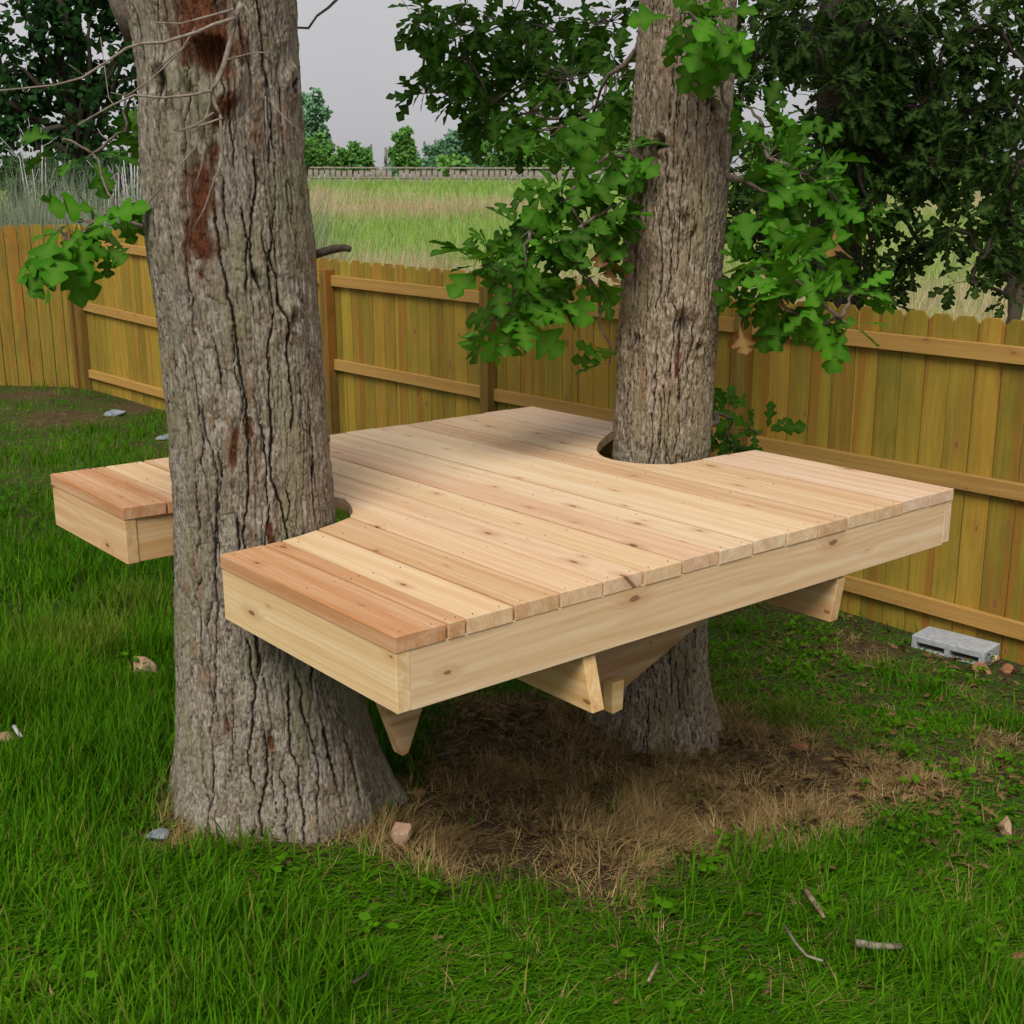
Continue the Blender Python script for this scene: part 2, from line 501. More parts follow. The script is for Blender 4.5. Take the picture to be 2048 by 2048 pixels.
oak_leaf = leaf_material('oak_leaf_green', (0.004, 0.034, 0.002), (0.065, 0.26, 0.006), 0.32, 0.12)
unlit_leaf = leaf_material('oak_leaf_unlit_green', (0.003, 0.018, 0.003), (0.014, 0.060, 0.006), 0.2, 0.1)  # unlit undersides of the back crown put into a darker leaf colour
brown_leaf = leaf_material('dead_leaf_brown', (0.10, 0.035, 0.015), (0.24, 0.10, 0.04), 0.1, 0.15)
litter_mat = leaf_material('leaf_litter_brown', (0.055, 0.024, 0.013), (0.17, 0.078, 0.040), 0.05, 0.15)
grass_mat = leaf_material('grass_green', (0.009, 0.066, 0.002), (0.110, 0.285, 0.007), 0.32, 0.06, 1.3, dry=((0.085, 0.12, 0.008), (0.27, 0.24, 0.055)))
straw_mat = leaf_material('straw', (0.10, 0.055, 0.020), (0.62, 0.45, 0.20), 0.3, 0.1, 6.0)
field_mat = leaf_material('meadow_grass', (0.14, 0.30, 0.05), (0.34, 0.54, 0.12), 0.4, 0.1, 0.3, dry=((0.40, 0.30, 0.21), (0.66, 0.53, 0.40)))
weed_grey = leaf_material('weeds_grey_green', (0.12, 0.17, 0.10), (0.40, 0.44, 0.34), 0.3, 0.1, 1.0)
tree_green = leaf_material('far_tree_green', (0.03, 0.11, 0.025), (0.20, 0.42, 0.09), 0.3, 0.15, 0.4)  # leaf colour lifted to stand in for distance haze
hazed_teal = leaf_material('far_tree_hazed_teal', (0.05, 0.13, 0.085), (0.22, 0.42, 0.24), 0.3, 0.15, 0.4)  # bluish distance haze put into the leaf colour
tree_dark = leaf_material('near_tree_dark_green', (0.006, 0.026, 0.008), (0.040, 0.115, 0.024), 0.25, 0.15, 0.8)
tree_light = leaf_material('far_tree_light_green', (0.06, 0.16, 0.03), (0.19, 0.34, 0.07), 0.3, 0.15, 0.6)


def ground_material():
    t = NT('soil_and_thatch')
    g = t.node('ShaderNodeNewGeometry'); p = g.outputs['Position']
    n1 = t.noise(p, 55, 6, 0.7); n2 = t.noise(p, 1.6, 4); n3 = t.noise(p, 14, 5, 0.65)
    soil = t.mix(t.mapr(n1, 0.3, 0.7), (0.030, 0.018, 0.011), (0.115, 0.066, 0.038))
    green = t.mix(t.mapr(n1, 0.3, 0.7), (0.018, 0.045, 0.008), (0.06, 0.12, 0.02))
    straw = t.mix(t.mapr(n1, 0.3, 0.7), (0.05, 0.030, 0.014), (0.19, 0.125, 0.06))
    dry = t.attr('dry').outputs['Fac']; fld = t.attr('field').outputs['Fac']
    c = t.mix(t.mapr(n3, 0.40, 0.62), soil, green)
    c = t.mix(t.math('MULTIPLY', dry, 0.9), c, t.mix(t.mapr(n3, 0.42, 0.62), soil, straw))
    n4 = t.noise(p, 0.16, 4)
    meadow = t.mix(t.mapr(n4, 0.42, 0.58), (0.44, 0.35, 0.22), (0.26, 0.36, 0.10))
    c = t.mix(fld, c, t.mix(t.mapr(n1, 0.3, 0.7, 0, 0.3), meadow, (0.12, 0.12, 0.05)))
    b = t.bsdf(c, 0.95, 0.1, t.bump(t.math('ADD', n1, n3), 0.8, 0.02))
    return t.done(b.outputs[0])


ground_mat = ground_material()

# ------------------------------------------------------------------ ground sheet
_dry_poly = np.array([hit(x, y)[:2] for x, y in
                      [(690, 1560), (720, 1640), (860, 1690), (1000, 1700), (1150, 1725), (1270, 1650), (1400, 1605), (1520, 1585),
                       (1640, 1560), (1740, 1530), (1770, 1490), (1730, 1450), (1650, 1420), (1560, 1395), (1470, 1370),
                       (1380, 1330), (1200, 1300), (980, 1300), (820, 1330), (760, 1430)]])


def poly_sdist(px, py, poly):
    """signed distance, positive inside"""
    d = np.full(np.shape(px), 1e9); ins = np.zeros(np.shape(px), bool)
    n = len(poly)
    for i in range(n):
        a = poly[i]; b = poly[(i + 1) % n]
        ex, ey = b - a
        wx, wy = px - a[0], py - a[1]
        t = np.clip((wx * ex + wy * ey) / (ex * ex + ey * ey), 0, 1)
        d = np.minimum(d, np.hypot(wx - ex * t, wy - ey * t))
        c = ((a[1] > py) != (b[1] > py)) & (px < (b[0] - a[0]) * (py - a[1]) / (b[1] - a[1] + 1e-12) + a[0])
        ins ^= c
    return np.where(ins, d, -d)


def behind(x, y):
    """metres behind the yard fence"""
    b = -((x - FA[0]) * FN[0] + (y - FA[1]) * FN[1])
    return np.where(x < FA[0], np.maximum(y - FA[1], b), b)


DRY_SPOTS = [(hit(120, 790), 0.5), (hit(60, 745), 0.3), (hit(1880, 1400), 0.14), (hit(470, 1430), 0.10), 
             (hit(1620, 1225), 0.2), (hit(260, 770), 0.3)]
CLEAR = [(hit(275, 1268), 0.10), (hit(12, 1402), 0.07), (hit(757, 1598), 0.06), (hit(1893, 1572), 0.07), (hit(1862, 1256), 0.12), (hit(1512, 1412), 0.08), (hit(1728, 1488), 0.08), (hit(1925, 1815), 0.06), (hit(36, 1413), 0.06), (hit(300, 1585), 0.07)]


def dryness(x, y):
    v = smooth(-0.10, 0.16, poly_sdist(x, y, _dry_poly) + 0.30 * (fbm(x * 3.1, y * 3.1, 21, 3) - 0.5))
    ring = np.hypot(x + 0.70, y - 3.55)
    v = np.maximum(v, 0.75 * smooth(0.46, 0.36, ring + 0.22 * (fbm(x * 5, y * 5, 13, 3) - 0.5)))
    for p, r in DRY_SPOTS:
        dd = np.hypot(x - p[0], (y - p[1]) * 0.8)
        v = np.maximum(v, 0.85 * smooth(r * 1.3, r * 0.5, dd + 0.5 * r * (fbm(x * 4, y * 4, 9, 3) - 0.5)))
    return v


def build_ground():
    ys = np.r_[np.linspace(-6, 1.2, 10), np.linspace(1.3, 8, 150), np.linspace(8.1, 16, 80), np.geomspace(16.2, 1500, 90)]
    tx = np.linspace(-1, 1, 181)
    X = np.zeros((len(ys), len(tx))); Y = np.repeat(ys[:, None], len(tx), 1)
    wid = np.maximum(8.0, np.abs(ys) * 1.1)
    X = np.sign(tx)[None] * (0.55 * np.abs(tx) + 0.45 * np.abs(tx) ** 3)[None] * wid[:, None]
    Zh = height(X, Y)
    nx = len(tx)
    idx = np.arange(len(ys) * nx).reshape(len(ys), nx)
    f = np.stack([idx[:-1, :-1], idx[:-1, 1:], idx[1:, 1:], idx[1:, :-1]], -1).reshape(-1, 4)
    me = mesh_np('ground', np.stack([X, Y, Zh], -1).reshape(-1, 3), f, ground_mat)
    attr(me, 'dry', dryness(X, Y)); attr(me, 'field', smooth(-0.1, 1.5, behind(X, Y)) * (Y > 4))
    return tag(add('ground', me), kind='structure')


build_ground()

# ------------------------------------------------------------------ trunks
def trunk_mesh(name, prof, Yc, mat, nth, nz, cell, depth, ztop_extra, seed, knots=(), reds=(), ylean=0.0):
    """prof rows: print y, left x, right x; the axis stands at distance Yc"""
    zz, cx, rr, yy = [], [], [], []
    for y, xl, xr in prof:
        a = at(xl, y, Yc); b = at(xr, y, Yc)
        m = (a + b) / 2
        dist = np.linalg.norm(m[:2])
        zz.append(m[2]); cx.append(m[0]); rr.append(abs(b[0] - a[0]) / 2 * 0.99)
    zz, cx, rr = map(np.array, (zz, cx, rr))
    o = np.argsort(zz); zz, cx, rr = zz[o], cx[o], rr[o]
    zt = zz[-1] + ztop_extra
    slope = (cx[-1] - cx[-4]) / (zz[-1] - zz[-4])
    zz = np.r_[zz, zt]; cx = np.r_[cx, cx[-1] + slope * ztop_extra * 0.3]; rr = np.r_[rr, rr[-1] * 0.8]
    zvis = zz[-2]
    g = np.r_[np.linspace(zz[0], zvis, nz), np.linspace(zvis, zt, max(4, int(nz * 0.12)))[1:]]
    th = np.linspace(0, 2 * math.pi, nth, endpoint=False)
    TH, ZZ = np.meshgrid(th, g)
    R0 = np.interp(ZZ, zz, rr); CX = np.interp(ZZ, zz, cx)
    # the widened foot: root buttresses
    zb = zz[0]; rmid = float(np.median(rr[:-1]))
    foot = np.clip((R0 / rmid - 1.05), 0, 1)
    R = R0 * (1 + 0.020 * np.cos(2 * TH + seed) + 0.015 * np.cos(3 * TH + 2 * seed + ZZ)) + np.minimum(foot, 0.6) * rmid * 0.34 * (np.cos(5 * TH + seed) * 0.5 + np.cos(3 * TH + 1.3 * seed) * 0.4 + 0.3 * np.cos(9 * TH + seed))
    nc = int(round(2 * math.pi * rmid / cell[0]))
    q = TH / (2 * math.pi)
    ripple = 0.35 * (vnoise(q * 60, ZZ * 38, seed + 1, 60) - 0.5) + 0.22 * (vnoise(q * 160, ZZ * 110, seed + 9, 160) - 0.5)

    def lanes(spacing, zw, zl, w0, wander, sd, thr=0.42):
        """broken fissures that run up the stem, each wandering on its own"""
        k = int(round(2 * math.pi * rmid / spacing))
        sx = q * k + ripple * min(1.0, 0.02 / spacing)
        c = np.zeros_like(sx); i0 = np.floor(sx)
        for j in (-2, -1, 0, 1, 2):
            ln = i0 + j; lm = np.mod(ln, k); hh = _hash(lm, lm * 0 + 5, sd)
            w_ = vnoise(lm * 7.31 + 0.5, ZZ / zw + 40 * hh, sd + 1) - 0.5 + 0.35 * (vnoise(lm * 3.7 + 0.5, ZZ / (zw * 0.3) + 70 * hh, sd + 2) - 0.5)
            pos = ln + 0.5 + 0.7 * (hh - 0.5) + wander * w_
            st = smooth(thr, thr + 0.22, vnoise(lm * 5.13 + 0.5, ZZ / zl + 90 * hh, sd + 3))
            wd = w0 * (0.35 + 0.95 * st) * (0.6 + 0.8 * hh) * np.clip(rmid / R0, 0.35, 1.2)
            c = np.maximum(c, st * smooth(1.0, 0.15, np.abs(sx - pos) / wd))
        return c
    L1 = lanes(cell[0], cell[1], cell[1] * 0.9, 0.135, 1.6, seed + 3, 0.33)
    L2 = lanes(cell[0] * 0.48, cell[1] * 0.5, cell[1] * 0.34, 0.17, 1.4, seed + 13, 0.38)
    L3 = lanes(cell[0] * 0.24, cell[1] * 0.3, cell[1] * 0.16, 0.24, 1.2, seed + 33, 0.42)
    kk = int(round(2 * math.pi * rmid / (cell[0] * 0.9)))
    f1, f2, cid = worley(q * kk + ripple, ZZ / (cell[1] * 0.30) + 0.6 * vnoise(q * 50, ZZ * 12, seed + 2, 50), seed + 8, kk)
    chip = smooth(0.0, 0.07, f2 - f1)
    cidb = vnoise(q * nc * 2, ZZ / (cell[1] * 0.5), seed + 50, nc * 2)
    plate = (1 - L1) * (1 - 0.62 * L2) * (1 - 0.34 * L3) * (0.72 + 0.28 * chip)
    fine = vnoise(TH / (2 * math.pi) * 240, ZZ * 60, seed + 5, 240) - 0.5
    mid = vnoise(TH / (2 * math.pi) * 90, ZZ * 28, seed + 6, 90) - 0.5
    D = depth * (plate - 0.75) + depth * 0.42 * (cid - 0.5) * plate + depth * 0.35 * (cidb - 0.5) + depth * 0.20 * fine + depth * 0.28 * mid
    red = np.zeros_like(TH)
    for ky_x, ky_y, size, amp in knots:
        p = at(ky_x, ky_y, Yc - 0.9 * rmid)
        kz = p[2]; c0 = float(np.interp(kz, zz, cx)); kt = math.asin(np.clip((p[0] - c0) / float(np.interp(kz, zz, rr)), -0.97, 0.97))
        kth = -math.pi / 2 + kt
        da = (TH - kth + math.pi) % (2 * math.pi) - math.pi
        d = np.hypot(da * rmid, (ZZ - kz) * 0.85) / size
        d = d * (0.85 + 0.45 * (vnoise(q * 26, ZZ * 14, seed + 70, 26) - 0.5))
        ring = np.exp(-((d - 0.75) / 0.32) ** 2) - 1.1 * np.exp(-(d / 0.38) ** 2)
        D += amp * ring
        plate = plate * (1 - 0.75 * np.exp(-(d / 0.5) ** 2))
    for pts, wd in reds:
        P = np.array([at(x, y, Yc - 0.9 * rmid) for x, y in pts])
        zs = P[:, 2]; oo = np.argsort(zs)
        xx = np.interp(ZZ, zs[oo], P[oo, 0]); ww = np.interp(ZZ, zs[oo], np.array(wd)[oo])
        X = CX + R * np.cos(TH)
        inside = (ZZ > zs.min() - 0.02) & (ZZ < zs.max() + 0.02) & (np.sin(TH) < 0)
        tz = np.clip((ZZ - zs.min()) / (zs.max() - zs.min() + 1e-6), 0, 1)
        ends = smooth(0, 0.22, tz + 0.25 * mid) * smooth(0, 0.22, 1 - tz + 0.25 * mid)
        q = smooth(1.35, 0.35, np.abs(X - xx) / (ww * (0.55 + 0.9 * (mid + 0.5)) * (0.3 + 0.7 * ends))) * ends
        red = np.maximum(red, np.where(inside, q, 0))
    D -= 0.55 * depth * red
    RR = R + D
    V = np.stack([CX + RR * np.cos(TH), Yc + ylean * (ZZ - 0.9) + RR * np.sin(TH), ZZ], -1)
    n0 = len(g)
    idx = np.arange(n0 * nth).reshape(n0, nth)
    nxt = np.roll(idx, -1, 1)
    f = np.stack([idx[:-1], nxt[:-1], nxt[1:], idx[1:]], -1).reshape(-1, 4)
    me = mesh_np(name, V.reshape(-1, 3), f, mat)
    attr(me, 'plate', plate); attr(me, 'cell', cid); attr(me, 'red', red)
    return me


YL, YR, YT = 3.55, 4.67, 8.7
profL = [(0, 236, 557), (60, 252, 560), (150, 266, 566), (300, 271, 574), (450, 281, 592), (600, 304, 604), (800, 324, 619),
         (950, 334, 630), (1100, 337, 645), (1250, 336, 668), (1360, 334, 690), (1440, 329, 712), (1500, 314, 734), (1555, 286, 762), (1610, 245, 806), (1660, 205, 850), (1730, 160, 900)]
left_oak = tag(empty('oak_tree', (-0.73, YL, float(height(-0.73, YL)))),
               'thick grey plated-bark tree trunk in the left notch of the deck', 'tree')
def part(name, me, parent, color=None):
    """a part whose mesh is written in world coordinates"""
    o = add(name, me, parent, color=color)
    o.matrix_parent_inverse = Matrix.Translation(-Vector(parent.location))
    return o


part('trunk', trunk_mesh('left_trunk', profL, YL, bark_near, 400, 720, (0.031, 0.20), 0.0125, 2.6, 4,
     knots=[(400, 118, 0.085, 0.026), (545, 605, 0.035, 0.012), (535, 150, 0.04, 0.014), (300, 150, 0.05, 0.010), (480, 520, 0.03, 0.006)],
     reds=[([(365, -40), (385, 60), (415, 150)], (0.085, 0.10, 0.07)), ([(400, 235), (382, 330), (372, 430), (384, 545)], (0.030, 0.046, 0.050, 0.044)), ([(430, 170), (405, 250)], (0.03, 0.02)),
           ([(448, 790), (442, 860), (440, 900)], (0.008, 0.014, 0.008)), ([(505, 980), (515, 1040)], (0.010, 0.016)), ([(432, 1330), (440, 1370)], (0.008, 0.010)),
           ([(515, 1375), (520, 1400)], (0.009, 0.009)), ([(470, 780), (475, 830)], (0.006, 0.008))]), left_oak)

profR = [(0, 1207, 1391), (100, 1201, 1388), (200, 1194, 1384), (300, 1189, 1379), (400, 1181, 1372), (500, 1175, 1365), (600, 1168, 1357),
         (700, 1165, 1350), (800, 1159, 1344), (870, 1156, 1340), (1000, 1152, 1336), (1150, 1147, 1334), (1250, 1140, 1337), (1320, 1128, 1347), (1385, 1102, 1364), (1430, 1076, 1386), (1470, 1045, 1412), (1520, 1010, 1440)]
right_oak = tag(empty('oak_tree', (0.56, YR, float(height(0.56, YR)))),
                'brown ridged-bark oak with leafy branches in the far notch of the deck', 'tree')
part('trunk', trunk_mesh('right_trunk', profR, YR, bark_far, 330, 620, (0.0165, 0.10), 0.0105, 2.6, 23,
     knots=[(1250, 268, 0.035, 0.016), (1290, 605, 0.07, 0.012), (1345, 205, 0.035, 0.014), (1290, 410, 0.035, 0.008), (1165, 650, 0.04, 0.014), (1320, 655, 0.03, 0.008), (1205, 640, 0.03, 0.008)],
     reds=[([(1280, 640), (1275, 720)], (0.006, 0.008)), ([(1318, 630), (1312, 665)], (0.006, 0.007)), ([(1300, 455), (1315, 420)], (0.012, 0.010)), ([(1140, 830), (1165, 850)], (0.01, 0.01))]), right_oak)
profT = [(0, 1548, 1640), (250, 1540, 1630), (420, 1530, 1624), (570, 1522, 1622), (760, 1515, 1630)]
third_oak = tag(empty('oak_tree', (2.30, YT, float(height(2.3, YT)))),
                'dark shaded tree behind the right part of the fence with a dense crown', 'tree')
part('trunk', trunk_mesh('back_trunk', profT, YT, bark_dark, 120, 240, (0.03, 0.2), 0.012, 2.0, 37), third_oak)

# ------------------------------------------------------------------ deck
DS = np.array([-1.5972, 4.1733]); DROT = -0.88684
DECK_TOP = Z0 - 0.92635
DL, DW = 2.1252, 2.1830
BT = 0.038
deck = tag(empty('tree_deck', (DS[0], DS[1], DECK_TOP), DROT), 'square cedar plank platform deck built around the two trunks', 'deck')

nl_v = [0.0, 0.10, 0.19, 0.27, 0.335, 0.41, 0.477, 0.52, 0.555, 0.578, 0.590]
nl_hi = [1.290, 1.284, 1.275, 1.256, 1.234, 1.208, 1.178, 1.128, 1.062, 1.005, 0.962]
nl_lo = [0.634, 0.640, 0.648, 0.664, 0.686, 0.712, 0.742, 0.790, 0.855, 0.915, 0.960]
nr_v = [DW, 2.10, 2.00, 1.90, 1.82, 1.76, 1.715, 1.68, 1.660, 1.653]
nr_hi = [1.298, 1.292, 1.287, 1.285, 1.280, 1.268, 1.238, 1.190, 1.135, 1.075]
nr_lo = [0.600, 0.640, 0.700, 0.765, 0.825, 0.880, 0.930, 0.985, 1.030, 1.070]

board_cols = [(0.54, 0.265, 0.105), (0.56, 0.30, 0.13), (0.74, 0.53, 0.29), (0.60, 0.37, 0.17), (0.75, 0.54, 0.33), (0.73, 0.52, 0.33),
              (0.74, 0.55, 0.32), (0.66, 0.42, 0.26), (0.76, 0.60, 0.40), (0.79, 0.64, 0.42), (0.77, 0.60, 0.37), (0.58, 0.36, 0.18),
              (0.70, 0.52, 0.31), (0.66, 0.46, 0.26), (0.72, 0.54, 0.40), (0.68, 0.48, 0.34)]
mean_c = np.mean(board_cols[2:], 0) * np.array([1.0, 0.97, 1.0])
board_cols = board_cols[:2] + [tuple(float(q) for q in 0.78 * np.array(c_) + 0.22 * mean_c) for c_ in board_cols[2:]]
edges = [(0.0, 0.1362), (0.1434, 0.1900)] + [(0.1972 + i * 0.1422, 0.1972 + i * 0.1422 + 0.1342 + 0.0018 * ((i * 7) % 3 - 1)) for i in range(14)]


def piece_outlines(v0, v1):
    """outline(s) of one board between v0 and v1 with the two trunk notches cut out"""
    def cut(vs, lo, hi, lo_side):
        # lo_side: notch opens at the low-v edge
        vv = np.array(vs); vmax = vv.max() if lo_side else vv.min()
        return vv, np.array(lo), np.array(hi), vmax
    L_, R_ = 0.0, DL
    vvl, llo, lhi, lmax = cut(nl_v, nl_lo, nl_hi, True)
    vvr, rlo, rhi, rmin = cut(nr_v, nr_lo, nr_hi, False)
    if v0 < lmax:
        if v1 <= lmax:
            s = np.linspace(v0, v1, 10)
            lo = np.interp(s, vvl, llo); hi = np.interp(s, vvl, lhi)
            return [[(L_, v0)] + list(zip(lo, s)) + [(L_, v1)], [(R_, v1)] + list(zip(hi[::-1], s[::-1])) + [(R_, v0)]]
        s = np.linspace(v0, lmax, 14)
        lo = np.interp(s, vvl, llo); hi = np.interp(s, vvl, lhi)
        return [[(L_, v1), (L_, v0)] + list(zip(lo, s)) + list(zip(hi[::-1], s[::-1]))[1:] + [(R_, v0), (R_, v1)]]
    if v1 > rmin:
        o = np.argsort(vvr); a, b, c = vvr[o], rlo[o], rhi[o]
        if v0 >= rmin:
            s = np.linspace(v0, v1, 10)
            lo = np.interp(s, a, b); hi = np.interp(s, a, c)
            return [[(L_, v0)] + list(zip(lo, s)) + [(L_, v1)], [(R_, v1)] + list(zip(hi[::-1], s[::-1])) + [(R_, v0)]]
        s = np.linspace(rmin, v1, 14)
        lo = np.interp(s, a, b); hi = np.interp(s, a, c)
        return [[(L_, v1), (L_, v0), (R_, v0), (R_, v1)] + list(zip(hi[::-1], s[::-1])) + list(zip(lo, s))[1:]]
    return [[(L_, v0), (R_, v0), (R_, v1), (L_, v1)]]


for i, (v0, v1) in enumerate(edges):
    dz = random.uniform(-0.0016, 0.0016); de = random.uniform(-0.0015, 0.0015) if i else 0.0
    vc = (v0 + v1) / 2
    for outline in piece_outlines(v0, v1):
        poly = [(x + de, y - vc) for x, y in outline]
        me = prism_mesh('deck_board', poly, -BT, 0.0, cedar, bev=0.0010)
        o = add('deck_board', me, deck, (0, vc, dz), board_cols[i])

sb = Tubes()
for xj in (0.022, 0.30, 0.61, 0.97, 1.315, 1.70, DL - 0.022):
    for v0, v1 in edges:
        for f_ in (0.2, 0.8):
            vv_ = v0 + (v1 - v0) * f_; uu_ = xj + random.uniform(-0.006, 0.006)
            a_ = np.interp(vv_, nl_v, nl_lo) if vv_ < 0.59 else 9; b_ = np.interp(vv_, nl_v, nl_hi) if vv_ < 0.59 else -9
            c_ = np.interp(-vv_, [-q for q in nr_v], nr_lo) if vv_ > 1.653 else 9; d_ = np.interp(-vv_, [-q for q in nr_v], nr_hi) if vv_ > 1.653 else -9
            if a_ - 0.02 < uu_ < b_ + 0.02 or c_ - 0.02 < uu_ < d_ + 0.02: continue
            sb.add([(uu_, vv_, -0.004), (uu_, vv_, 0.0016)], 0.0016, 0.0015, 6)
screws = add('screw_heads', sb.mesh('screw_heads', plain_material('dark_screw_steel', (0.10, 0.065, 0.04), (0.17, 0.12, 0.08), 30, 0.5)), deck)
screws['kind'] = 'stuff'
RH = 0.1445
zt, zb = -BT - 0.0005, -BT - RH
pale1, pale2, mid1 = (0.76, 0.57, 0.29), (0.72, 0.53, 0.31), (0.66, 0.45, 0.24)
end_pink = (0.68, 0.52, 0.40)


def deck_part(name, x0, x1, y0, y1, z0, z1, color, mat=framing, bev=0.0018):
    """mesh kept near its own centre so that the grain follows the piece"""
    c = ((x0 + x1) / 2, (y0 + y1) / 2, (z0 + z1) / 2)
    me = box_mesh(name, x0 - c[0], x1 - c[0], y0 - c[1], y1 - c[1], z0 - c[2], z1 - c[2], mat, bev)
    return add(name, me, deck, c, color)


I2 = 0.0025
deck_part('rim_board', I2, 0.632, I2, 0.0405, zb, zt, (0.66, 0.44, 0.20))               # outer edge left of the near trunk
deck_part('rim_board', 1.292, DL - I2, I2, 0.0405, zb, zt, pale1)                       # outer edge right of the near trunk
deck_part('rim_board', DL - 0.0405, DL - I2 - 0.001, 0.0412, DW - 0.0412, zb - 0.002, zt, pale2, framing_y)
deck_part('rim_board', I2, 0.0405, 0.0412, DW - 0.0412, zb, zt, mid1, framing_y)
deck_part('rim_board', I2, 0.60, DW - 0.0405, DW - I2, zb, zt, mid1)
deck_part('rim_board', 1.30, DL - I2, DW - 0.0405, DW - I2, zb + 0.004, zt, (0.70, 0.50, 0.33))
deck_part('joist', 0.590, 0.628, 0.0412, 0.66, zb + 0.001, zt, (0.66, 0.42, 0.18), framing_y)
deck_part('joist', 1.296, 1.334, 0.0412, 0.66, zb + 0.001, zt, mid1, framing_y)
for x in (0.30, 1.70):
    deck_part('joist', x - 0.019, x + 0.019, 0.0412, DW - 0.0412, zb + 0.001, zt, mid1, framing_y)
deck_part('joist', 0.95, 0.988, 0.62, 1.62, zb + 0.001, zt, mid1, framing_y)


def brace(poly, x0, x1, color, name='brace', mat=framing_y, axis='x'):
    """a cut timber whose outline lies in the deck's upright cross section"""
    me = prism_mesh(name, poly, x0, x1, mat, 0.0018, axis)
    return add(name, me, deck, (0, 0, 0), color)


zu = zb - 0.003
# the two beams bolted to the trunks, ends sawn at a slant
brace([(0.10, zu), (2.085, zu), (2.108, zu - 0.010), (2.145, zu - 0.146), (0.10, zu - 0.146)], 0.570, 0.612, (0.70, 0.48, 0.20), 'beam', framing, 'y')
brace([(0.10, zu), (2.085, zu), (2.115, zu - 0.012), (2.095, zu - 0.150), (0.10, zu - 0.150)], 1.600, 1.638, (0.70, 0.47, 0.22), 'beam', framing, 'y')
# knee braces crosswise under the beams
brace([(0.665, zu), (0.745, -0.395), (0.795, -0.437), (0.835, -0.428), (1.16, -0.298), (1.42, zu)], 1.905, 1.943, (0.34, 0.19, 0.07))  # same lumber; shade under the deck put into a darker tint
brace([(0.062, zu), (0.132, -0.388), (0.150, -0.385), (0.235, zu)], 1.905, 1.943, (0.34, 0.19, 0.065))  # shaded face painted in through the darker wood colour
brace([(0.795, -0.36), (0.800, -0.452), (0.838, -0.447), (0.842, -0.36)], 1.9435, 1.9815, (0.70, 0.47, 0.17))

# ------------------------------------------------------------------ yard fence
PK_W, PK_T = 0.1395, 0.016


def fence_top(s):
    return np.interp(s, [0, 3.2, 4.9, 6.8, 10.2, 11.3, 13], [-0.27, -0.42, -0.50, -0.54, -0.605, -0.622, -0.64]) + Z0


def picket_mesh(h):
    w = PK_W / 2 - 0.0018; e = 0.028
    return prism_mesh('picket', [(-w, 0), (w, 0), (w, h - e * 1.2), (w - e, h), (-w + e, h), (-w, h - e * 1.2)], -PK_T / 2, PK_T / 2, picket_wood, 0.0026, 'y')


picket_h = 1.80
picket_me = picket_mesh(picket_h)
ang = math.atan2(FD[1], FD[0])
back_fence = tag(empty('wood_fence', (FA[0], FA[1], float(fence_base(0))), 0.0), 'long yellow-green dog-eared picket fence behind the deck, seen from its rail side', 'fence')


def fpart(name, me, parent, loc, rot, color):
    o = bpy.data.objects.new(name, me); COL.objects.link(o); o.parent = parent
    o.location = Vector(loc) - Vector(parent.location); o.rotation_euler = rot; o.color = (*color, 1)
    return o


s = 0.08; i = 0
while s < FLEN - 0.05:
    p = FA + FD * s - FN * 0.0
    b = random.uniform(0.68, 1.18)
    col = (0.335 * b, 0.250 * b * random.uniform(0.93, 1.07), 0.030 * b)
    if random.random() < 0.15: col = (0.35 * b, 0.22 * b, 0.03 * b)
    z = float(fence_top(s)) - picket_h + random.uniform(-0.006, 0.006)
    jit = random.uniform(-0.003, 0.003)
    fpart('picket', picket_me, back_fence, (p[0] + FN[0] * jit, p[1] + FN[1] * jit, z), (0, random.uniform(-0.0006, 0.0006), ang), col)
    s += PK_W + random.uniform(-0.0004, 0.0010); i += 1
post_s = []
for px_, Yg in ((1400, 7.6), (920, 9.1), (622, 10.6)):
    d = ray(px_ * K, 700 * K)
    nn = np.array([-FD[1], FD[0]]); tt = (nn @ (FA + FN * 0.06)) / (nn @ d[:2])
    post_s.append(float((d[:2] * tt - FA) @ FD))
step = post_s[0] - post_s[1]
post_s = [post_s[0] + step] + post_s + [post_s[2] - step * 1.02, post_s[2] - 2.05 * step, 0.06]
post_s = sorted([q for q in post_s if -0.1 < q < FLEN])
post_me = box_mesh('post', -0.045, 0.045, -0.045, 0.045, -0.3, 1.66, picket_wood, 0.004)
for q in post_s:
    p = FA + FD * q + FN * 0.056
    z = float(fence_base(q))
    sc = (float(fence_top(q)) - 0.085 - z) / 1.66
    o = fpart('post', post_me, back_fence, (p[0], p[1], z), (0, 0, ang), (0.17, 0.105, 0.022)); o.scale = (1, 1, sc)
for k in range(len(post_s) - 1):
    a, b = post_s[k] + 0.047, post_s[k + 1] - 0.047
    if b - a < 0.3: continue
    for frac, off in ((0, 0), (1, 0), (2, 0)):
        def rail_z(q):
            top = float(fence_top(q)); base = float(fence_base(q))
            return (top - 0.175, top - 0.175 - 0.69, base + 0.185)[frac]
        pa = FA + FD * a + FN * 0.029; pb = FA + FD * b + FN * 0.029
        za, zb2 = rail_z(a), rail_z(b)
        L = math.hypot(b - a, zb2 - za)
        me = box_mesh('rail', 0, L, -0.019, 0.019, -0.044, 0.044, rail_wood, 0.003)
        v = random.uniform(0.9, 1.1)
        fpart('rail', me, back_fence, (pa[0], pa[1], za), (0, -math.atan2(zb2 - za, b - a), ang), (0.42 * v, 0.265 * v, 0.075 * v))
side_fence = tag(empty('wood_fence', (FA[0] - 0.05, FA[1] - 0.05, float(fence_base(0))), 0.0), 'short flush-faced picket fence meeting the long fence at the left corner', 'fence')
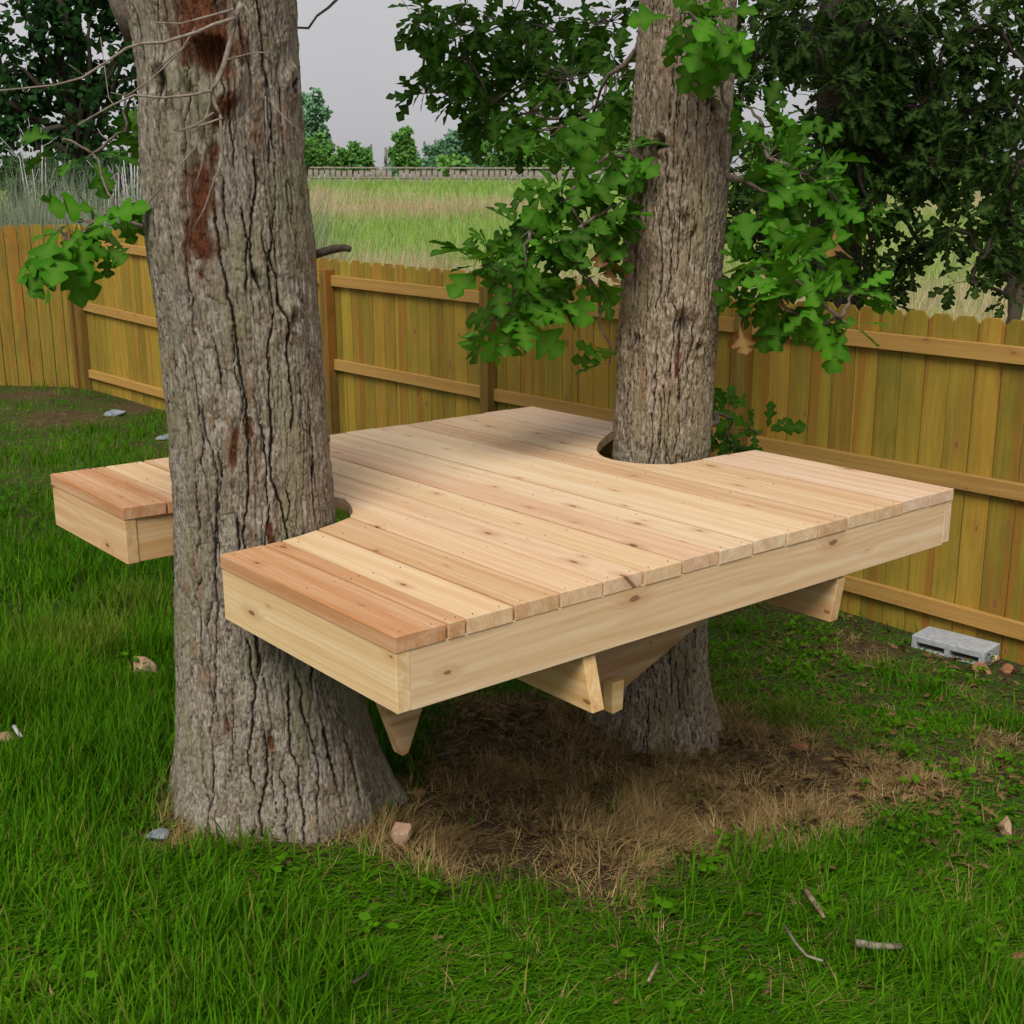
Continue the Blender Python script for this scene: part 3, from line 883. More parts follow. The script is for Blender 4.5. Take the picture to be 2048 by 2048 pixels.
for k in range(20):
    x = FA[0] - 0.04 - k * (PK_W + 0.003); b = random.uniform(0.75, 0.98)
    fpart('picket', picket_me, side_fence, (x, FA[1] - 0.07 + 0.002 * (k % 2), Z0 - 0.29 - picket_h + random.uniform(-0.006, 0.006)), (0, 0, 0), (0.27 * b, 0.20 * b, 0.024 * b))
for dz in (0.3, 0.95, 1.55):
    me = box_mesh('rail', -2.9, 0, -0.019, 0.019, -0.044, 0.044, rail_wood, 0.003)
    fpart('rail', me, side_fence, (FA[0] - 0.02, FA[1] - 0.04 + 0.003, Z0 - 0.29 - picket_h + dz), (0, 0, 0), (0.36, 0.22, 0.06))

# ------------------------------------------------------------------ leaves
def leaf_shape(kind):
    """half outline as (along, out) pairs, lobed like a post or white oak leaf"""
    if kind == 0:
        return [(0.0, 0.012), (0.15, 0.02), (0.22, 0.10), (0.28, 0.14), (0.33, 0.11), (0.37, 0.065), (0.43, 0.10), (0.49, 0.25), (0.56, 0.33), (0.63, 0.33), (0.67, 0.23), (0.70, 0.11), (0.75, 0.13), (0.80, 0.23), (0.87, 0.27), (0.93, 0.21), (0.96, 0.12), (1.0, 0.10)]
    if kind == 1:
        return [(0.0, 0.012), (0.12, 0.02), (0.17, 0.09), (0.23, 0.13), (0.28, 0.10), (0.32, 0.06), (0.37, 0.14), (0.43, 0.22), (0.49, 0.22), (0.53, 0.09), (0.58, 0.17), (0.64, 0.27), (0.71, 0.27), (0.75, 0.11), (0.80, 0.15), (0.87, 0.20), (0.93, 0.15), (1.0, 0.07)]
    if kind == 2:
        return [(0.0, 0.012), (0.18, 0.03), (0.34, 0.10), (0.42, 0.07), (0.54, 0.20), (0.63, 0.36), (0.71, 0.38), (0.76, 0.20), (0.81, 0.16), (0.88, 0.25), (0.94, 0.22), (1.0, 0.10)]
    return [(0.0, 0.02), (0.24, 0.13), (0.36, 0.06), (0.56, 0.31), (0.68, 0.10), (0.84, 0.24), (1.0, 0.07)]


def rounded(h, per=2):
    """Catmull-Rom through the lobes so that they come out round"""
    h = np.array(h); p = np.vstack([2 * h[0] - h[1], h, 2 * h[-1] - h[-2]]); out = []
    for i in range(1, len(p) - 2):
        for k in range(per):
            t = k / per
            out.append(0.5 * (2 * p[i] + (p[i + 1] - p[i - 1]) * t + (2 * p[i - 1] - 5 * p[i] + 4 * p[i + 1] - p[i + 2]) * t * t + (3 * p[i] - p[i - 1] - 3 * p[i + 1] + p[i + 2]) * t ** 3))
    out.append(h[-1])
    return [(float(x), max(0.008, float(w))) for x, w in out]


def leaf_template(kind, fold, droop, curl):
    h = leaf_shape(kind)
    if kind != 3: h = rounded(h)
    v, rib, f = [], [], []
    for x, w in h:
        mz = -droop * x * x
        v.append((x, 0, mz)); rib.append(1.0)
        for sg in (1, -1):
            zz = mz + fold * w - curl * w * w + 0.05 * math.sin(9 * x + sg) * w
            v.append((x + 0.04 * (w > 0.25), sg * w, zz)); rib.append(0.0)
    n = len(h)
    for i in range(n - 1):
        a = i * 3; b = a + 3
        f.append((a, b, b + 1, a + 1)); f.append((a + 2, b + 2, b, a))
    v.append((1.04, 0, -droop * 1.05)); rib.append(1.0)
    a = (n - 1) * 3; t = len(v) - 1
    f.append((a, t, a + 1)); f.append((a + 2, t, a))
    return np.array(v), f, np.array(rib)


leaf_templates = [leaf_template(0, 0.25, 0.10, 0.3), leaf_template(1, 0.15, 0.22, 0.2), leaf_template(0, -0.15, 0.18, 0.4), leaf_template(2, 0.45, 0.30, 0.6), leaf_template(1, -0.1, 0.05, 0.3)]
low_template = leaf_template(3, 0.2, 0.15, 0.2)


def leaf_mesh(name, T, mat, tint):
    me = mesh_from(name, T[0], T[1], mat, True)
    attr(me, 'rib', T[2]); attr(me, 'tint', np.full(len(T[0]), tint))
    return me


def leaf_frame(d, nrm):
    d = d / (np.linalg.norm(d) + 1e-9)
    y = np.cross(nrm, d); y /= np.linalg.norm(y) + 1e-9
    z = np.cross(d, y)
    return np.stack([d, y, z], 1)


class Foliage:
    def __init__(self): self.leaves = []; self.tw = Tubes()
    def rosette(self, p, d, n, size, tint, spread=0.9, down=0.25):
        d = d / (np.linalg.norm(d) + 1e-9)
        for k in range(n):
            q = rng.normal(0, 1, 3); q -= 0.2 * d * (q @ d)
            q /= np.linalg.norm(q)
            ld = d * (1 - spread * 0.55) + q * spread; ld[2] -= down; ld /= np.linalg.norm(ld)
            nm = np.array([0, -0.45, 0.9]) + rng.normal(0, 0.45, 3)
            self.leaves.append((p + ld * size * 0.12, leaf_frame(ld, nm), size * rng.uniform(0.6, 1.2), float(np.clip(tint + rng.normal(0, 0.22), 0, 1)), int(rng.integers(0, 5))))
    def blob(self, px, py, rpx, Y, n, size, tint, per=5, flat=0.85, dy=0.9):
        c = at(px, py, Y)
        R = rpx * K / F * Y
        for k in range(n):
            u = rng.normal(0, 1, 3); u /= np.linalg.norm(u); rr = R * rng.uniform(0.15, 1.0) ** 0.5
            p = c + u * rr * np.array([1, dy, flat])
            self.rosette(p, u + np.array([0, 0, -0.15]), per, size, tint)
            if size > 0.09 or k % 3 == 0:
                self.tw.add(wiggle(c, p, 4, 0.05), 0.0032 if size > 0.1 else 0.005, 0.0014, 4)
        return c
    def canopy(self, c, r, n, size, tint, trunk_top):
        # unseen crown above the picture, added to block overhead sky and deepen shade
        c = np.array(c)
        for k in range(n):
            u = rng.normal(0, 1, 3); u /= np.linalg.norm(u)
            p = c + u * np.array(r) * rng.uniform(0.1, 1.0) ** 0.4
            self.rosette(p, u, 5, size, tint)
        for k in range(9):
            u = rng.normal(0, 1, 3); u[2] = abs(u[2]) * 0.4; u /= np.linalg.norm(u)
            self.tw.add(wiggle(trunk_top, c + u * np.array(r) * 0.8, 7, 0.04), 0.06, 0.012, 7)

    def build(self, tree, mat, limb_mat, limit=300, low_rest=True):
        me = self.tw.mesh('twig', limb_mat)
        o = part('twigs', me, tree); o['kind'] = 'stuff'; o.name = 'twig_growth'
        tm = [[leaf_mesh('leaf', T, mat, t) for t in (0.1, 0.35, 0.6, 0.9)] for T in leaf_templates]
        def key(l):
            q = pix(l[0]); vis = (-20 < q[0] < 1952) and (-20 < q[1] < 1952)
            return -(l[2] / max(0.5, (l[0] - CAM) @ FW)) * (1 if vis else 0.01)
        self.leaves.sort(key=key)
        for l in self.leaves[:limit]:
            ti = min(3, int(l[3] * 4))
            o = bpy.data.objects.new('leaf', tm[l[4]][ti]); COL.objects.link(o)
            o.parent = tree
            m = Matrix.Identity(4)
            for a in range(3):
                for b in range(3): m[a][b] = l[1][a, b] * l[2]
                m[a][3] = l[0][a] - tree.location[a]
            o.matrix_basis = m
        rest = self.leaves[limit:]
        if rest:
            T = low_template
            nv = len(T[0]); tris = []
            for f in T[1]:
                tris.append(f[:3])
                if len(f) == 4: tris.append((f[0], f[2], f[3]))
            tris = np.array(tris)
            V = np.concatenate([(T[0] * l[2]) @ l[1].T + l[0] for l in rest])
            Fc = (tris[None] + (np.arange(len(rest)) * nv)[:, None, None]).reshape(-1, 3)
            me = mesh_np('foliage', V, Fc, mat)
            attr(me, 'tint', np.repeat([l[3] for l in rest], nv)); attr(me, 'rib', np.tile(T[2], len(rest)))
            o = part('foliage', me, tree); o['kind'] = 'stuff'


def limbs(tree, start_nodes, nodes, mat, r0, r1):
    """join blob centres to the trunk, nearest first; each limb is a part"""
    con = [np.array(p) for p in start_nodes]; todo = list(nodes)
    while todo:
        best = min(((np.linalg.norm(a - b), i, j) for i, a in enumerate(con) for j, b in enumerate(todo)), key=lambda t: t[0])
        _, i, j = best
        b = todo.pop(j)
        tb = Tubes(); first = i < len(start_nodes)
        tb.add(wiggle(con[i], b, 6, 0.035, 0.04), r0 if first else r0 * 0.55, r1, 7, 0.15)
        part('branch', tb.mesh('branch', mat), tree)
        con.append(b)


# --- the far-notch oak: near boughs left and right of its trunk, darker sprays above
fo = Foliage()
nodes = []
for px_, py_, r_, Y_, n_, s_, t_ in [
        (955, 590, 42, 4.25, 5, 0.165, 0.58), (925, 505, 34, 4.2, 3, 0.150, 0.34), (985, 520, 38, 4.3, 3, 0.145, 0.25), (1045, 470, 44, 4.4, 4, 0.150, 0.36), (1000, 435, 36, 4.3, 3, 0.145, 0.30),
        (1110, 525, 32, 4.45, 3, 0.150, 0.32), (1100, 425, 46, 4.4, 5, 0.150, 0.40), (1155, 390, 38, 4.4, 4, 0.150, 0.48), (1065, 380, 40, 4.45, 4, 0.140, 0.32), (1105, 330, 45, 4.5, 5, 0.140, 0.34),
        (1150, 290, 42, 4.5, 4, 0.135, 0.36), (1045, 565, 25, 4.35, 2, 0.130, 0.2), (1150, 685, 14, 4.55, 1, 0.120, 0.55),
        (1060, 240, 52, 5.0, 7, 0.130, 0.26), (1120, 215, 52, 5.0, 6, 0.130, 0.25), (1000, 215, 40, 5.3, 5, 0.120, 0.2), (1160, 150, 55, 5.2, 8, 0.125, 0.15), (1080, 150, 60, 5.5, 10, 0.120, 0.12),
        (1330, 50, 40, 4.25, 4, 0.155, 0.66), (1375, 205, 20, 4.45, 1, 0.130, 0.72), (1285, 15, 26, 4.3, 2, 0.140, 0.45), (1340, 92, 20, 4.3, 1, 0.13, 0.5),
        (1450, 300, 46, 4.75, 5, 0.135, 0.34), (1505, 325, 44, 4.6, 4, 0.140, 0.52), (1455, 365, 36, 4.6, 3, 0.150, 0.72), (1555, 300, 36, 4.8, 4, 0.130, 0.42), (1560, 355, 38, 4.7, 3, 0.130, 0.55), (1605, 410, 32, 4.7, 3, 0.125, 0.56),
        (1440, 240, 36, 4.9, 4, 0.125, 0.2), (1565, 430, 25, 4.7, 2, 0.125, 0.4), (1400, 190, 32, 5.0, 3, 0.120, 0.25),
        (1440, 500, 38, 4.45, 4, 0.140, 0.60), (1490, 520, 40, 4.3, 4, 0.155, 0.92), (1540, 565, 38, 4.3, 4, 0.150, 0.92), (1585, 600, 28, 4.35, 2, 0.140, 0.85), (1475, 575, 32, 4.4, 3, 0.140, 0.72), (1530, 620, 22, 4.4, 2, 0.125, 0.7), (1605, 560, 22, 4.4, 2, 0.12, 0.9), (1405, 540, 26, 4.6, 2, 0.12, 0.3),
        (1385, 790, 36, 5.3, 4, 0.135, 0.45), (1430, 820, 26, 5.3, 2, 0.125, 0.40), (1365, 835, 22, 5.3, 2, 0.125, 0.30)]:
    nodes.append(fo.blob(px_, py_, r_, Y_, n_, s_, t_))
# darker, higher sprays toward the left and over the gap of sky
for px_, py_, r_, n_ in [(960, 40, 75, 18), (860, 45, 60, 13), (790, 30, 40, 7), (1060, 60, 80, 18), (1150, 40, 70, 14), (880, 110, 55, 10), (940, 130, 60, 13), (1000, 110, 60, 13), (820, 150, 34, 5),
                         (870, 170, 32, 5), (805, 175, 22, 3), (930, 195, 30, 5), (895, 215, 28, 3), (1040, 130, 60, 10), (990, 265, 32, 5), (925, 255, 26, 3)]:
    nodes.append(fo.blob(px_, py_, r_, 6.2 + rng.uniform(-0.5, 0.6), n_, 0.12, 0.03, 5))
limbs(right_oak, [at(1200, 330, YR - 0.05), at(1190, 430, YR - 0.08), at(1360, 330, YR - 0.08), at(1345, 520, YR - 0.08), at(1215, 60, YR), at(1370, 60, YR), at(1335, 800, YR)],
      nodes, twig_mat, 0.014, 0.004)
fo.canopy((0.9, 5.6, 4.9), (2.5, 2.3, 1.2), 520, 0.15, 0.3, (0.6, YR, 4.3))
fo.build(right_oak, oak_leaf, twig_mat)
dead = leaf_mesh('dead_leaf', leaf_templates[3], brown_leaf, 0.5)
for k, (px_, py_, Y_) in enumerate([(1578, 430, 4.5), (1570, 440, 4.52), (1135, 445, 4.35), (1150, 470, 4.4), (1140, 480, 4.38), (1395, 610, 4.4), (1405, 600, 4.45)]):
    p = at(px_, py_, Y_)
    o = bpy.data.objects.new('dead_leaf', dead); COL.objects.link(o); o.parent = right_oak
    fr = leaf_frame(np.array([rng.normal(0, 0.3), -0.2, -1.0]), rng.normal(0, 1, 3)) * 0.11
    m = Matrix.Identity(4)
    for a in range(3):
        for b in range(3): m[a][b] = fr[a, b]
        m[a][3] = p[a] - right_oak.location[a]
    o.matrix_basis = m

# --- the dark oak behind the fence
fo = Foliage(); nodes = []
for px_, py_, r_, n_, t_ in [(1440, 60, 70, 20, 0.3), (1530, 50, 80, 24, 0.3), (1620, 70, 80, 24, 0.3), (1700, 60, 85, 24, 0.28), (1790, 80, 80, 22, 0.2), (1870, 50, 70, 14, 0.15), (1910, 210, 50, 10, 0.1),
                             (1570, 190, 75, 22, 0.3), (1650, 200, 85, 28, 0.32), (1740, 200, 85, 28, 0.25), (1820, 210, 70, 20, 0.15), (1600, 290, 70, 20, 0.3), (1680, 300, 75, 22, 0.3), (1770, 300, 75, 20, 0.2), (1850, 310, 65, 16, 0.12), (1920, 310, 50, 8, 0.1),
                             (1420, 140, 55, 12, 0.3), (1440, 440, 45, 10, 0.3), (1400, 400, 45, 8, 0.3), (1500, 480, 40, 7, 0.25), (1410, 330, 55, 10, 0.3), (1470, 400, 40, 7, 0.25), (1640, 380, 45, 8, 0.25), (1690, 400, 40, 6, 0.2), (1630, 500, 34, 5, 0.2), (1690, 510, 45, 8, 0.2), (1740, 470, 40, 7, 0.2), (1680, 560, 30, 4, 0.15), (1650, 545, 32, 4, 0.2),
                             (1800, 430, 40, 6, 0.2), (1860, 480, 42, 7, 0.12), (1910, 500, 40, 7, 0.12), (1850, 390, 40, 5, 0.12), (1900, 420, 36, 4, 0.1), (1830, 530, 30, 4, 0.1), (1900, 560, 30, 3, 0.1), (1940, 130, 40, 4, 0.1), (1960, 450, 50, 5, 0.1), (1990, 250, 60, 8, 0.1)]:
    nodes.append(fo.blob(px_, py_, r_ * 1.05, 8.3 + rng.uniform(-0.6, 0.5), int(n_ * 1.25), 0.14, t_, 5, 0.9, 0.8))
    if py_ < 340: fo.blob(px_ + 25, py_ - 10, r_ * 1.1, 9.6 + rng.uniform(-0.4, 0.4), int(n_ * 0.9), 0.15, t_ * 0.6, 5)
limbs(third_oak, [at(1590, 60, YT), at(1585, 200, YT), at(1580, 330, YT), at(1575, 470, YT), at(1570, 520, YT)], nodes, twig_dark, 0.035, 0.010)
fo.build(third_oak, unlit_leaf, twig_dark)

# --- the nearer tree: two sprigs on its left and bare dead twigs across the bark
fo = Foliage(); nodes = []
for px_, py_, r_, Y_, n_, s_, t_ in [(175, 420, 45, 3.45, 4, 0.150, 0.75), (110, 432, 35, 3.4, 3, 0.155, 0.75), (135, 460, 25, 3.4, 2, 0.15, 0.85), (215, 400, 28, 3.5, 2, 0.13, 0.55), (205, 455, 20, 3.5, 1, 0.12, 0.3),
                                     (120, 262, 16, 3.6, 1, 0.135, 0.12), (175, 290, 20, 3.6, 2, 0.135, 0.15), (238, 248, 24, 3.7, 2, 0.12, 0.10), (235, 175, 16, 3.7, 1, 0.11, 0.10)]:  # lens vignette darkening put into the upper sprig's leaf tints
    nodes.append(fo.blob(px_, py_, r_, Y_, n_, s_, t_, 3, 0.6))
limbs(left_oak, [at(285, 440, YL - 0.03), at(275, 240, YL - 0.03)], nodes, twig_mat, 0.008, 0.003)
fo.canopy((-1.3, 4.2, 4.9), (2.4, 2.2, 1.2), 520, 0.15, 0.3, (-0.95, YL, 4.3))
fo.build(left_oak, oak_leaf, twig_mat)
SC = 1 / 2.76 / K
for pts, Ys, r0, r1 in [
        ([(1330, 20), (1300, 90), (1280, 200), (1240, 350), (1190, 460), (1170, 500), (1185, 570), (1215, 630)], (3.22, 3.19), 0.0085, 0.0045),
        ([(1300, 100), (1180, 135), (1080, 180), (900, 235), (780, 240), (700, 265), (560, 360), (450, 430), (300, 470), (0, 500)], (3.20, 3.05), 0.0050, 0.0020),
        ([(1290, 50), (1150, 90), (1000, 130), (850, 125)], (3.2, 3.18), 0.003, 0.0015),
        ([(1170, 500), (1050, 525), (900, 540), (740, 525), (620, 580), (430, 690)], (3.19, 3.08), 0.0040, 0.0020),
        ([(1215, 630), (1225, 830), (1235, 880), (1180, 1000), (1130, 1150), (1060, 1275)], (3.19, 3.22), 0.0035, 0.0018),
        ([(1170, 520), (1140, 640), (1100, 700), (1075, 820), (950, 960), (820, 1120)], (3.2, 3.17), 0.0034, 0.0016),
        ([(1230, 650), (1100, 695), (980, 725)], (3.19, 3.17), 0.0026, 0.0014), ([(1180, 620), (1080, 690), (990, 720)], (3.19, 3.16), 0.0022, 0.0012),
        ([(1130, 800), (1110, 930), (1060, 1065)], (3.2, 3.21), 0.0024, 0.0014), ([(1250, 330), (1400, 290), (1500, 290), (1520, 320)], (3.2, 3.22), 0.002, 0.0012),
        ([(1340, 20), (1400, 110), (1430, 230)], (3.22, 3.25), 0.0025, 0.0012), ([(1480, 540), (1560, 640), (1660, 725)], (3.27, 3.25), 0.0022, 0.0014),
        ([(1465, 530), (1470, 690), (1490, 790)], (3.27, 3.27), 0.0022, 0.0014), ([(1250, 890), (1350, 1080), (1400, 1300)], (3.22, 3.27), 0.0018, 0.001),
        ([(640, 595), (600, 540), (555, 205)], (3.1, 3.2), 0.0012, 0.001), ([(460, 415), (385, 360)], (3.06, 3.0), 0.002, 0.0012), ([(800, 470), (700, 530), (610, 510)], (3.15, 3.1), 0.002, 0.001),
        ([(1040, 230), (960, 320), (830, 440), (700, 530)], (3.2, 3.12), 0.0028, 0.0018), ([(1080, 150), (1010, 260), (860, 390)], (3.2, 3.18), 0.0022, 0.0012)]:
    n = len(pts); yy = np.linspace(Ys[0], Ys[1], n)
    P = np.array([at(x * SC, y * SC, yy[k]) for k, (x, y) in enumerate(pts)])
    tb = Tubes(); tb.add(P, r0, r1, 6, 0.12)
    part('dead_twig', tb.mesh('dead_twig', dead_twig), left_oak)
tb = Tubes(); tb.add([at(575, 487, 3.6), at(605, 477, 3.6), at(630, 470, 3.58), at(650, 467, 3.56), at(660, 470, 3.55)], 0.014, 0.009, 9, 0.25)
part('broken_branch', tb.mesh('broken_branch', twig_dark), left_oak)
tb = Tubes(); tb.add([at(555, 52, 3.6), at(582, 53, 3.7), at(598, 30, 3.75), at(620, 14, 3.8), at(660, -25, 3.8)], 0.003, 0.0045, 6, 0.2)
part('bare_twig', tb.mesh('bare_twig', twig_dark), left_oak)
tb = Tubes(); tb.add([at(275, 60, 3.6), at(245, 0, 3.6), at(222, -60, 3.6), at(190, -160, 3.6), at(120, -300, 3.7)], 0.06, 0.045, 14, 0.1)
part('limb', tb.mesh('limb', twig_mat), left_oak)

# ------------------------------------------------------------------ trees and fences of the field
def crown_mesh(name, lobes, n, size, mat, tint=(0.2, 0.9)):
    """leaf clumps spread through overlapping lobes: (x, y, z, rx, ry, rz)"""
    w = np.array([l[3] * l[5] for l in lobes]); w = w / w.sum()
    which = rng.choice(len(lobes), n, p=w)
    Lb = np.array(lobes)[which]
    u = rng.normal(0, 1, (n, 3)); u /= np.linalg.norm(u, axis=1)[:, None]
    rr = rng.uniform(0.25, 1.0, n) ** 0.45
    lump = 0.75 + 0.5 * vnoise(u[:, 0] * 3 + which, u[:, 2] * 3 + u[:, 1] * 2, 77)
    p = Lb[:, :3] + u * (rr * lump)[:, None] * Lb[:, 3:]
    keep = vnoise(p[:, 0] / (Lb[:, 3] * 0.35) + 9, p[:, 2] / (Lb[:, 5] * 0.35) + p[:, 1], 31) > 0.36
    p = p[keep]; which = which[keep]; n = len(p)
    T = np.array([(0, -0.22, 0), (0.5, -0.42, 0.1), (1.0, 0, -0.1), (0.5, 0.42, 0.1), (0, 0.22, 0)])
    d = rng.normal(0, 1, (n, 3)); d[:, 2] -= 0.3; d /= np.linalg.norm(d, axis=1)[:, None]
    nm = rng.normal(0, 0.6, (n, 3)) + np.array([0, -0.4, 0.8])
    y = np.cross(nm, d); y /= np.linalg.norm(y, axis=1)[:, None]
    z = np.cross(d, y)
    sz = size * rng.uniform(0.6, 1.3, n)
    V = p[:, None] + sz[:, None, None] * (T[None, :, 0:1] * d[:, None] + T[None, :, 1:2] * y[:, None] + T[None, :, 2:3] * z[:, None])
    f = np.array([(0, 1, 3), (0, 3, 4), (1, 2, 3)])
    Fc = (f[None] + (np.arange(n) * 5)[:, None, None]).reshape(-1, 3)
    me = mesh_np(name, V.reshape(-1, 3), Fc, mat)
    ti = np.clip(tint[0] + (tint[1] - tint[0]) * rng.uniform(0, 1, n), 0, 1)
    attr(me, 'tint', np.repeat(ti, 5)); attr(me, 'rib', np.zeros(n * 5))
    return me


def far_tree(name, label, Y, base_px, lobes_px, n, size, mat, trunk=True, group=None, cat='tree', tmat=None, tint=(0.15, 0.95)):
    bx = at(base_px, 370, Y)
    gz = float(height(bx[0], Y))
    t = tag(empty(name, (bx[0], Y, gz)), label, cat, group)
    lobes = []
    for px_, py_, rx, rz in lobes_px:
        c = at(px_, py_, Y); k = K / F * Y
        lobes.append((c[0], Y + rng.uniform(-0.3, 0.3) * rx * k, c[2], rx * k * 0.85, rx * k * 0.85, rz * k * 0.85))
        for q_ in range(13):
            u_ = rng.normal(0, 1, 3); u_ /= np.linalg.norm(u_) / rng.uniform(0.8, 1.25); f_ = rng.uniform(0.14, 0.42)
            lobes.append((c[0] + u_[0] * rx * k * 0.85, Y + u_[1] * rx * k * 0.8, c[2] + u_[2] * rz * k * 0.85, rx * k * f_, rx * k * f_, rz * k * f_))
    part('crown', crown_mesh('crown', lobes, n, size, mat, tint), t)
    if trunk:
        tb = Tubes()
        top = max(lobes, key=lambda l: l[2])
        tb.add(wiggle((bx[0], Y, gz - 0.2), (top[0], Y, top[2]), 7, 0.012), 0.022 * (top[2] - gz) + 0.05, 0.03, 9)
        for l in lobes[::5]:
            a = np.array([bx[0], Y, gz]) + (np.array([top[0], Y, top[2]]) - np.array([bx[0], Y, gz])) * rng.uniform(0.25, 0.6)
            tb.add(wiggle(a, l[:3], 5, 0.03), 0.010 * (top[2] - gz) + 0.02, 0.012, 6)
        part('trunk', tb.mesh('trunk', tmat or twig_dark), t)
    return t


FT = 'trees beyond the meadow'
far_tree('leafy_tree', 'tall open blue-green tree rising right behind the near trunk', 120, 585, [(585, 215, 34, 36), (570, 265, 34, 40), (600, 255, 20, 26), (560, 190, 20, 16)], 7480, 0.384, hazed_teal, group=FT, tint=(0.35, 1))
far_tree('leafy_tree', 'bushy green tree just right of the near trunk, lower than the blue-green one', 112, 600, [(590, 290, 28, 32), (620, 300, 26, 26), (560, 285, 30, 34)], 7040, 0.310, tree_green, group=FT, tint=(0.4, 1))
far_tree('leafy_tree', 'round dark green tree left of the two utility poles', 118, 675, [(672, 300, 26, 24), (655, 305, 24, 20), (690, 310, 14, 14)], 5720, 0.310, tree_green, group=FT)
far_tree('leafy_tree', 'slim upright tree standing alone right of the utility poles', 115, 764, [(762, 270, 18, 24), (764, 295, 24, 22), (760, 255, 12, 14), (770, 308, 20, 12)], 6600, 0.298, tree_green, group=FT)
far_tree('leafy_tree', 'broad dark blue-green tree in the middle of the far tree line', 125, 870, [(850, 290, 40, 30), (880, 270, 38, 32), (900, 255, 30, 26), (830, 305, 26, 18)], 10120, 0.372, hazed_teal, group=FT, tint=(0.0, 0.6))
far_tree('leafy_tree', 'mid-green tree right of the broad dark tree on the skyline', 116, 960, [(945, 285, 38, 34), (965, 300, 34, 24), (985, 275, 28, 28), (950, 260, 22, 20)], 9240, 0.322, tree_green, group=FT)
far_tree('leafy_tree', 'light yellow-green tree behind the hanging oak bough left of the far trunk', 105, 1060, [(1050, 290, 40, 34), (1100, 280, 44, 40), (1150, 270, 40, 60), (1020, 305, 30, 20), (1180, 220, 30, 40)], 11440, 0.310, tree_light, group=FT)
far_tree('low_shrub', 'low round dark shrub at the foot of the broad far tree', 105, 858, [(855, 312, 24, 14), (840, 318, 18, 10)], 1100, 0.42, tree_green, False, 'shrubs beyond the meadow', 'shrub')
far_tree('leafy_tree', 'green tree line clump seen through the dark oak on the right', 90, 1800, [(1760, 300, 60, 40), (1830, 310, 60, 36), (1700, 315, 40, 24), (1640, 310, 40, 26), (1460, 300, 60, 50)], 11440, 0.279, tree_light, group=FT)
far_tree('leafy_shrub', 'light green feathery shrub behind the fence at the right edge', 15, 1925, [(1915, 410, 55, 60), (1960, 390, 60, 70), (1900, 465, 50, 30), (1930, 350, 40, 30)], 5200, 0.085, tree_light, True, None, 'shrub', tint=(0.1, 0.8))
far_tree('shade_tree', 'large dark small-leaved tree beyond the fence at the upper left', 24, 175, [(60, 60, 95, 80), (150, 40, 100, 70), (220, 110, 80, 80), (100, 160, 100, 60), (190, 210, 80, 50), (30, 190, 70, 60), (-40, 120, 80, 120), (150, 280, 80, 40), (60, 265, 60, 40), (230, -30, 90, 60), (90, -50, 120, 70), (235, 320, 50, 30)],
         7000, 0.15, tree_dark, True, None, 'tree', twig_dark, (0.0, 0.75))

far_tree('brush_shrub', 'dark green brush under the large dark tree at the upper left', 21, 150, [(60, 345, 60, 40), (130, 350, 60, 45), (200, 345, 60, 50), (250, 350, 50, 50), (20, 330, 40, 30)], 2600, 0.13, tree_dark, False, None, 'shrub', None, (0.3, 1.0))
woods = []
for px_ in np.arange(545, 1230, 13):
    top = 306 + 14 * (fbm(np.array(px_ * 0.02), np.array(0.3), 211, 3) - 0.5) * 2 + rng.normal(0, 4)
    if 690 < px_ < 745: top += 16
    c = at(px_, top, 175); kk = K / F * 175
    woods.append((c[0], 175 + rng.uniform(-8, 8), c[2] - 0.4, rng.uniform(10, 20) * kk, 3.0, rng.uniform(10, 20) * kk))
wm = crown_mesh('distant_woods', woods, 9000, 0.55, hazed_teal, (0.25, 0.9))
tag(add('distant_woods', wm), 'haze-tinted blue-green line of woods along the skyline', 'woods', kind='stuff')
far_fence = tag(empty('rail_fence', (at(800, 340, 95)[0], 95, float(height(0, 95)))), 'low weathered grey fence along the far side of the meadow', 'fence')
fx0, fx1 = at(586, 340, 95)[0], at(1420, 340, 95)[0]
xs = np.arange(fx0, fx1, 0.42)
slat_me = box_mesh('picket', -0.16, 0.16, -0.02, 0.02, 0, 1.15, weathered, 0.0)
for k, x in enumerate(xs):
    p = np.array([x, 95.0, at(800, 343 + 0.006 * (pix((x, 95, 2))[0] - 600), 95)[2] - 0.12])
    q = pix((x, 95, 2.5))[0]
    if random.random() < (0.03 if q < 680 else 0.16): continue
    o = fpart('picket', slat_me, far_fence, (x, 95.0, p[2]), (0, random.uniform(-0.03, 0.03), 0), (0.3, 0.3, 0.3)); o.scale = (1, 1, random.uniform(0.8, 1.0))
for a in np.arange(fx0, fx1, 5.2):
    for dz in (1.15, 0.45):
        za = at(800, 343 + 0.006 * (pix((a, 95, 2))[0] - 600), 95)[2] + dz - 0.1
        zb3 = at(800, 343 + 0.006 * (pix((a + 5.1, 95, 2))[0] - 600), 95)[2] + dz - 0.1
        L = math.hypot(5.1, zb3 - za)
        me = box_mesh('rail', 0, L, -0.03, 0.03, -0.05, 0.05, weathered, 0)
        fpart('rail', me, far_fence, (a, 94.93, za), (0, -math.atan2(zb3 - za, 5.1), 0), (0.4, 0.4, 0.4))
